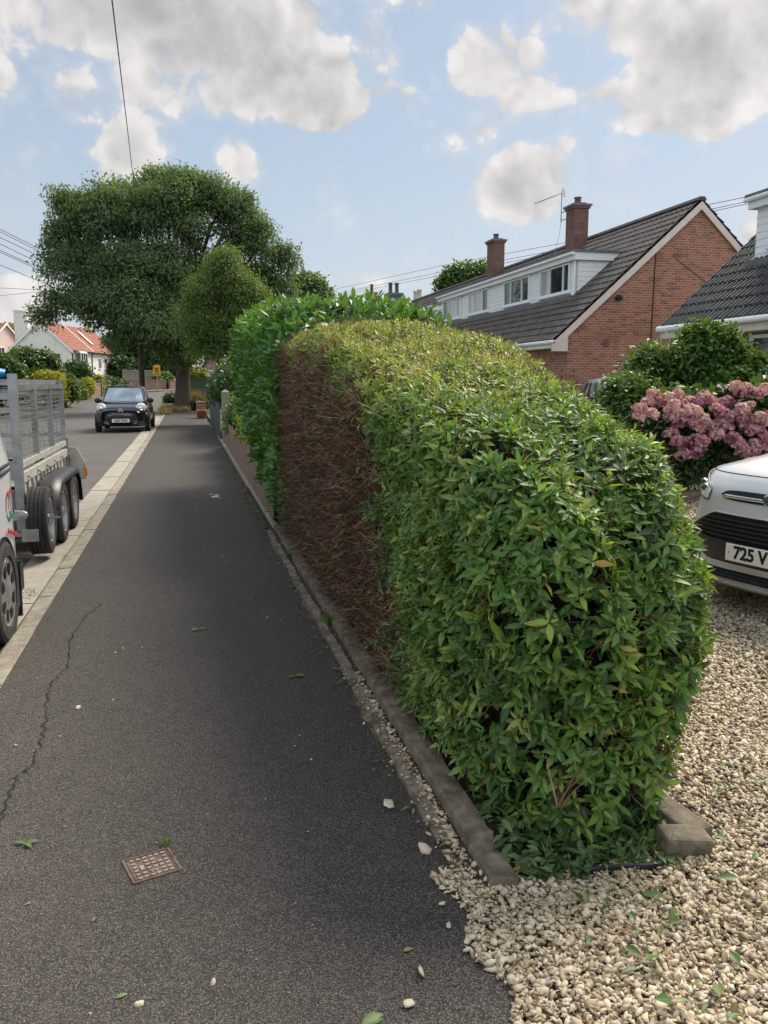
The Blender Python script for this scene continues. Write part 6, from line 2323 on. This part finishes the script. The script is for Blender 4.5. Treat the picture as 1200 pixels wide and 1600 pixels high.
mb = MB()
mb.bar((5.7, 9.35, .05), (10.5, 9.05, .05), .16, .14)
tag(mb.build('border_kerb', M_CONC, bevel=.02), 'low dark stone kerb edging the hydrangea bed', 'kerb')
sheet('flower_bed', [(5.9, 9.3), (6.2, 13)], [(11, 9.0), (11, 13)], .01, M_SOIL, n=1)

# ------------------------------------------------------------------ dry grass under the tree
def blades(name, P, h, w, mat, parent=None, lean=.35):
    n = len(P)
    A = unit(np.array((0, 0, 1.0)) + rng.normal(size=(n, 3)) * lean)
    return leaves(name, P, A, unit(rng.normal(size=(n, 3)) + np.array((0, -.5, 0))), h * (.5 + rng.random(n)), w, mat, parent, None, False, 0.1, .25)


n = 9000
gx = -1.25 + 1.9 * rng.random(n)
gy = 40.5 + 9 * rng.random(n)
k = (gx < .25 - .2 * rng.random(n)) | (gy > 46.5)
k &= ~((gy < 44) & (gx > -.75))
Pg_ = np.stack([gx, gy, gz(48) + np.zeros(n)], -1)[k]
tag(blades('dry_grass', Pg_, .22, .02, M_STRAW), kind='stuff')
n = 900
Pw = np.stack([.42 + .22 * rng.normal(size=n), 46.6 + .3 * rng.normal(size=n), np.zeros(n)], -1)
w_ = blades('tall_grass', Pw, .8, .02, M_STRAW, None, .12)
tag(w_, 'upright tuft of dry straw coloured grass against the tree trunk', 'grass tuft')
p_ = (.55, 46.0, 0)
shrub('trunk_weed', 'low dark weeds growing at the foot of the tree beside the green fence', p_, [(.55, 46, .25, .55, .3, .3), (.9, 46.3, .2, .4, .3, .25)], 160, 20, .1, .1, M_DARKLEAF, cat='plant')

# ------------------------------------------------------------------ gravel: separate stones, dense near the path
ico_v, ico_f = None, None
import bmesh
bm = bmesh.new()
bmesh.ops.create_icosphere(bm, subdivisions=2, radius=1)
I2V = np.array([v.co[:] for v in bm.verts])
I2F = np.array([[v.index for v in f.verts] for f in bm.faces])
bm.free()
bm = bmesh.new()
bmesh.ops.create_icosphere(bm, subdivisions=1, radius=1)
I1V = np.array([v.co[:] for v in bm.verts])
I1F = np.array([[v.index for v in f.verts] for f in bm.faces])
bm.free()

OV = np.array([(1, 0, 0), (-1, 0, 0), (0, 1, 0), (0, -1, 0), (0, 0, 1), (0, 0, -1.0)])
OF = np.array([(0, 2, 4), (2, 1, 4), (1, 3, 4), (3, 0, 4), (2, 0, 5), (1, 2, 5), (3, 1, 5), (0, 3, 5)])


def pebbles(name, P, r, BV, BF, rnd=None):
    n = len(P)
    m = len(BV)
    S = r[:, None] * np.stack([.9 + .6 * rng.random(n), .62 + .35 * rng.random(n), .24 + .22 * rng.random(n)], -1)
    lump = 1 + .15 * rng.normal(size=(n, m))
    # shear each stone by a random linear bump so no two are alike
    a1, a2 = rand_dirs(n), rand_dirs(n)
    B = BV[None] * lump[..., None]
    B = B * (1 + .22 * np.tanh(2.5 * np.einsum('md,nd->nm', BV, a1)) + .16 * np.tanh(3 * np.einsum('md,nd->nm', BV, a2)))[..., None]
    V = B * S[:, None]
    q = rng.normal(size=(n, 4)) * np.array((.14, .14, .14, 1.0))
    yaw = rng.random(n) * 2 * math.pi
    tx, ty = rng.normal(size=n) * .5, rng.normal(size=n) * .5
    cy, sy = np.cos(yaw), np.sin(yaw)
    x, y, z = V[..., 0], V[..., 1], V[..., 2]
    x, y = x * cy[:, None] - y * sy[:, None], x * sy[:, None] + y * cy[:, None]
    c, s = np.cos(tx)[:, None], np.sin(tx)[:, None]
    y, z = y * c - z * s, y * s + z * c
    c, s = np.cos(ty)[:, None], np.sin(ty)[:, None]
    x, z = x * c + z * s, -x * s + z * c
    V = np.stack([x, y, z], -1) + P[:, None]
    F = (BF[None] + (np.arange(n) * m)[:, None, None]).reshape(-1, 3)
    rnd = rng.random(n) if rnd is None else rnd
    AT = np.repeat(np.stack([np.zeros(n), np.zeros(n), rnd], -1), m, 0)
    me = raw_mesh(name, V.reshape(-1, 3), [F], m > 100, AT)
    return link(name, me, M_PEBBLE)


def in_bed(x, y):
    right = np.interp(y, [2.2, 2.35, 2.6, 3.0, 9], [1.30, 1.52, 1.66, 1.85, 2.0])
    left_lim = np.where(y < 2.22, .71 + .02 * np.sin(y * 17), np.where(y < 2.34, .80 + (y - 2.22) * 1.5, 9))
    bed = (y > 2.2) & (x < right) & (x > .92)
    bed2 = (y > 2.20) & (x <= .92) & (x > .82)
    return bed | bed2 | (x < np.where(y < 2.25, .705 + .025 * np.sin(y * 19), .80))


def scatter(n, y0, y1, xmax):
    y = y0 + (y1 - y0) * rng.random(n)
    x = .68 + (xmax - .68) * rng.random(n)
    k = ~in_bed(x, y)
    k &= x < np.maximum(1.02 * y + .5, 1.6)
    k &= x > .30 * y - .4
    return x[k], y[k]


x, y = scatter(115000, .9, 3.4, 4.0)
z = .002 + .020 * rng.random(len(x)) ** 1.3
gA = pebbles('gravel', np.stack([x, y, z], -1), (.0055 + .0092 * rng.random(len(x)) ** 2.2), I1V, I1F, np.clip(rng.beta(2.2, 2.0, len(x)) * .93 + .07 * (rng.random(len(x)) < .1), 0, 1))
tag(gA, kind='stuff')
x, y = scatter(70000, 3.4, 6.2, 6.6)
z = .004 + .02 * rng.random(len(x))
tag(pebbles('gravel', np.stack([x, y, z], -1), .0105 + .009 * rng.random(len(x)), OV, OF, rng.beta(2, 1.8, len(x))), kind='stuff')
x, y = scatter(60000, 6.2, 11.5, 11)
z = .004 + .02 * rng.random(len(x))
tag(pebbles('gravel', np.stack([x, y, z], -1), .014 + .010 * rng.random(len(x)), OV, OF, rng.beta(2, 1.8, len(x))), kind='stuff')
# grit and small stones caught in the edging gap
n = 230
y = 2.2 + 1.9 * rng.random(n) ** 1.7
x = .782 + .033 * rng.normal(size=n)
k = (x < .845) & (x > .70)
tag(pebbles('grit', np.stack([x, y, .012 + .012 * rng.random(n)], -1)[k], (.004 + .010 * rng.random(n) ** 2)[k], I1V, I1F, rng.random(k.sum()) * .95), kind='stuff')
n = 450
y = 2.3 + 6 * rng.random(n)
x = .80 + .05 * rng.normal(size=n)
k = (x < .85) & (x > .66)
tag(pebbles('grit', np.stack([x, y, .008 + .004 * rng.random(n)], -1)[k], (.002 + .004 * rng.random(n))[k], I1V, I1F, rng.random(k.sum()) * .3), kind='stuff')

n = 150
px_, py_ = -.9 + 1.6 * rng.random(n), 1.4 + 14 * rng.random(n) ** 1.4
tag(pebbles('grit', np.stack([px_, py_, np.full(n, .008)], -1), .002 + .004 * rng.random(n) ** 2, I1V, I1F, .5 + .4 * rng.random(n)), kind='stuff')
n = 700
y = 8.6 + 11 * rng.random(n)
x = .80 - np.abs(.07 * rng.normal(size=n))
ln = .02 + .03 * rng.random(n)
tag(leaves('leaf_litter', np.stack([x, y, np.full(n, .012)], -1), unit(rand_dirs(n) * np.array((1, 1, .15))), unit(np.array((0, 0, 1)) + rand_dirs(n) * .3), ln, ln * .25, M_LITTER, None, .5 + .5 * rng.random(n), None), kind='stuff')

# ------------------------------------------------------------------ clippings and leaf litter
n = 900
x = .935 + .56 * rng.random(n)
y = 2.14 + .45 * rng.random(n) ** 1.2
Pz = np.stack([x, y, .02 + .07 * rng.random(n) * np.clip((y - 2.1) * 4, 0, 1)], -1)
ln = .025 + .045 * rng.random(n)
tag(leaves('leaf_litter', Pz, unit(rand_dirs(n) * np.array((1, 1, .35))), unit(np.array((0, 0, 1)) + rand_dirs(n) * .5), ln, ln * .21, M_LITTER, None, .62 * rng.random(n) + .3 * (rng.random(n) < .12)), kind='stuff')
n = 260
x = .80 + .07 * rng.normal(size=n)
y = 2.3 + 6.0 * rng.random(n)
k = (x < .845) & (x > .62)
ln = .015 + .03 * rng.random(n)
tag(leaves('leaf_litter', np.stack([x, y, np.full(n, .016)], -1)[k], unit(rand_dirs(n) * np.array((1, 1, .15)))[k], unit(np.array((0, 0, 1)) + rand_dirs(n) * .3)[k], ln[k], (ln * .22)[k], M_LITTER, None, (.35 + .65 * rng.random(n))[k]), kind='stuff')
n = 420
x = .95 + 1.9 * rng.random(n)
y = 1.4 + 1.3 * rng.random(n)
k = ~in_bed(x, y)
ln = .012 + .028 * rng.random(n)
tag(leaves('leaf_litter', np.stack([x, y, .035 + .01 * rng.random(n)], -1)[k], unit(rand_dirs(n) * np.array((1, 1, .2)))[k], unit(np.array((0, 0, 1)) + rand_dirs(n) * .4)[k], ln[k], (ln * .24)[k], M_LITTER, None, rng.random(n)[k]), kind='stuff')
n = 90
x = .85 + 2.0 * rng.random(n)
y = 1.4 + 1.2 * rng.random(n)
k = ~in_bed(x, y)
ln = .035 + .035 * rng.random(n)
tag(leaves('leaf_litter', np.stack([x, y, np.full(n, .042)], -1)[k], unit(rand_dirs(n) * np.array((1, 1, .25)))[k], unit(np.array((0, 0, 1)) + rand_dirs(n) * .5)[k], ln[k], (ln * .22)[k], M_LITTER, None, (.7 * rng.random(n))[k]), kind='stuff')
n = 160
tw = np.stack([1.0 + 1.2 * rng.random(n), 1.5 + .9 * rng.random(n), .03 + .012 * rng.random(n)], -1)
tag(twigs('twig_litter', tw, rand_dirs(n) * np.array((1, 1, .15)), .03 + .08 * rng.random(n), .0010, M_TWIG, None, .2), kind='stuff')
n = 110
Pe = np.stack([1.02 + .45 * rng.random(n), 2.12 + .4 * rng.random(n), np.full(n, .02)], -1)
tag(blades('weed_grass', Pe, .09, .0025, M_GRASS, None, .5), kind='stuff')

# single leaves and stones one can pick out on the tarmac
LEAFS = [(190, 1556, .030, .55, 'pale green', 'pale green leaf lying on the tarmac below the iron cover', 20), (40, 1318, .040, .5, 'olive', 'curled olive sprig on the tarmac far over from the iron cover', 160),
         (148, 1436, .026, .3, 'dark', 'small grey green leaf on the tarmac between iron cover and kerb', 70), (44, 1412, .018, .6, 'pale', 'tiny pale leaf scrap on the tarmac towards the kerb corner', 30),
         (310, 984, .055, .35, 'green', 'flat green leaf sprig alone in the middle of the pavement', 5), (462, 1057, .050, .5, 'green', 'pale clipped leaf pair on the tarmac near the hedge kerb', 200),
         (158, 1060, .022, .4, 'green', 'small green leaf near the long crack in the tarmac', 120), (638, 1484, .030, .95, 'tan', 'tan dry leaf on the dark tarmac near the gravel border', 10),
         (585, 1592, .07, .55, 'green', 'green leaf cut off by the lower picture edge on the tarmac', 15), (478, 1308, .018, .3, 'green', 'green crumb of leaf on open tarmac right of the iron cover', 60),
         (512, 1306, .018, .9, 'brown', 'reddish brown leaf crumb on open tarmac beside a green one', 100), (101, 1292, .016, .92, 'brown', 'orange brown berry like scrap on tarmac above the iron cover', 0)]
for (px, py, ln, rv, c_, lb, a) in LEAFS:
    p = gnd(px, py, .006)
    d = np.array([[math.cos(R(a)), math.sin(R(a)), .12]])
    if 'sprig' in lb or 'pair' in lb:
        d = np.array([[math.cos(R(a + q)), math.sin(R(a + q)), .2] for q in (0, 145, 205)])
    m_ = len(d)
    o = leaves('fallen_leaf', np.repeat(np.array([[p[0], p[1], .008]]), m_, 0) - d * ln * .5 * (m_ == 1), d, np.repeat(np.array([[0.1, -.2, 1.0]]), m_, 0), ln, ln * .24, M_LITTER, None, np.full(m_, rv), True, fold=.2, curl=.2)
    tag(o, lb, 'leaf', 'leaves fallen on the pavement')
STONES = [(607, 1260, .022, 'largest pale stone on the tarmac beside the hedge kerb'), (662, 1328, .020, 'squarish cream stone on the tarmac edge near the mossy kerb end'), (659, 1522, .014, 'white pebble on the dark tarmac near the gravel border'),
          (641, 1570, .014, 'cream pebble nearest the lower picture edge on the tarmac'), (122, 1106, .012, 'white stone chip beside the long crack in the tarmac'), (334, 1535, .008, 'tiny white chip on the tarmac right of the pale leaf'),
          (219, 1570, .008, 'tiny white chip on the tarmac just below the pale leaf'), (691, 1412, .012, 'yellowish pebble just off the gravel border on tarmac'), (701, 1447, .008, 'smallest tan pebble just off the gravel border on tarmac'),
          (417, 965, .007, 'small white speck of stone near the far hedge kerb'), (192, 1013, .007, 'white speck of stone in the middle of the tarmac near the crack'), (239, 1012, .006, 'second white speck of stone beside the middle of the tarmac')]
for (px, py, r_, lb) in STONES:
    p = gnd(px, py, .006)
    o = pebbles('loose_stone', np.array([[p[0], p[1], r_ * .45 + .004]]), np.array([r_]), I2V, I2F, np.array([.55 + .25 * rng.random()]))
    tag(o, lb, 'stone', 'loose stones on the pavement')

# bird droppings, gutter weeds
p = gnd(336, 776, .007)
mb = MB()
for (dx, dy, r_) in ((0, 0, .05), (.03, .16, .035), (-.05, .24, .02), (.06, -.12, .018), (-.03, .34, .014)):
    a = np.linspace(0, 2 * math.pi, 13)[:-1]
    mb.add([(p[0] + dx + r_ * math.cos(t) * (1 + .25 * math.sin(3 * t)), p[1] + dy + r_ * 2.0 * math.sin(t) * (1 + .2 * math.cos(2 * t)), .0075) for t in a], [tuple(range(12))])
tag(mb.build('dropping_stain', pm('bird_lime', (.50, .48, .45), .2, 30, .9)), 'white splashed bird dropping on the tarmac before the board fence', 'stain')
for (px, py, h, n, lb) in ((163, 790, .022, 90, 'small green weed in the joint of kerb and channel near the trailer wheels'), (108, 870, .022, 120, 'yellow green mossy weed at the kerb beside the spare wheel'),
                           (48, 927, .018, 70, 'flattened weed sprig lying on the channel slabs by the van'), (148, 808, .018, 50, 'tiny weed in the kerb joint just below the other one')):
    p = gnd(px, py, -.02)
    Pw = np.array((p[0], p[1], -.03)) + rng.normal(size=(n, 3)) * np.array((.03, .08, 0))
    tag(blades('kerb_weed', Pw, h, .0035, M_GRASS, None, .9), lb, 'weed', 'weeds in the kerb joints')
p = gnd(258, 1322, 0)
Pw = np.array((p[0], p[1], .003)) + rng.normal(size=(40, 3)) * np.array((.008, .006, 0))
tag(blades('cover_weed', Pw, .022, .0025, M_GRASS, None, .9), 'tiny green weed sprouting at the back corner of the iron cover', 'weed')
n = 60
for k, (yy, lb) in enumerate(((5.0, 'dusty green weed tuft between edging strip and hedge kerb'), (7.0, 'green weed tuft at the far hedge kerb near the laurel'))):
    Pw = np.array((.825, yy, .01)) + rng.normal(size=(120, 3)) * np.array((.012, .03, 0))
    tag(blades('edging_weed', Pw, .05, .006, M_GRASS, None, .9), lb, 'weed')

# ------------------------------------------------------------------ iron stopcock cover set skew in the tarmac
q = [gnd(*p_) for p_ in ((198, 1346), (270, 1328), (276, 1361), (203, 1387))]
cc_ = sum(q) / 4
uu = (q[1] - q[0] + q[2] - q[3]) / 2
vv = (q[0] - q[3] + q[1] - q[2]) / 2
w_, h_ = np.linalg.norm(uu), np.linalg.norm(vv)
rot = math.atan2(uu[1], uu[0])
cov = thing('stopcock_cover', 'rusty iron utility cover with raised studs set skew in the tarmac', 'cover', (cc_[0], cc_[1], .0), rot)
mb = MB()
a, b_ = w_ / 2, h_ / 2
mb.box((-a, -b_, -.03), (a, b_, .0055))
mb.build('plate', M_RUST, cov, bevel=.001)
mb = MB()
for (x0, y0, x1, y1) in ((-a - .003, -b_ - .003, a + .003, -b_ + .004), (-a - .003, b_ - .004, a + .003, b_ + .003), (-a - .003, -b_ + .004, -a + .004, b_ - .004), (a - .004, -b_ + .004, a + .003, b_ - .004)):
    mb.box((x0, y0, -.02), (x1, y1, .0085))
mb.box((-a + .008, -b_ + .01, .0), (-a + .0105, b_ - .01, .0078))
mb.box((a - .0105, -b_ + .01, .0), (a - .008, b_ - .01, .0078))
mb.build('frame', M_RUST, cov)
mb = MB()
cols, rows_ = 6, 6
for i in range(cols):
    for j in range(rows_):
        if (i, j) in ((1, 1), (1, 2), (1, 3), (2, 4), (3, 4), (4, 1)):
            continue
        x = -a + .024 + (w_ - .048) * i / (cols - 1)
        y = b_ - .016 - (h_ - .032) * j / (rows_ - 1)
        mb.box((x - .006, y - .0042, .004), (x + .006, y + .0042, .0092))
mb.box((-a + .024 + (w_ - .048) / 5 - .006, -.012, .004), (-a + .024 + (w_ - .048) / 5 + .006, .012, .0088))
mb.build('studs', M_STUD, cov)
text_mesh('lettering', 'W', .028, Matrix.Translation((-a + .024 + (w_ - .048) * .5, b_ - .016 - (h_ - .032) * 4 / 5, .0062)), M_STUD, cov, align='CENTER', extrude=.002)
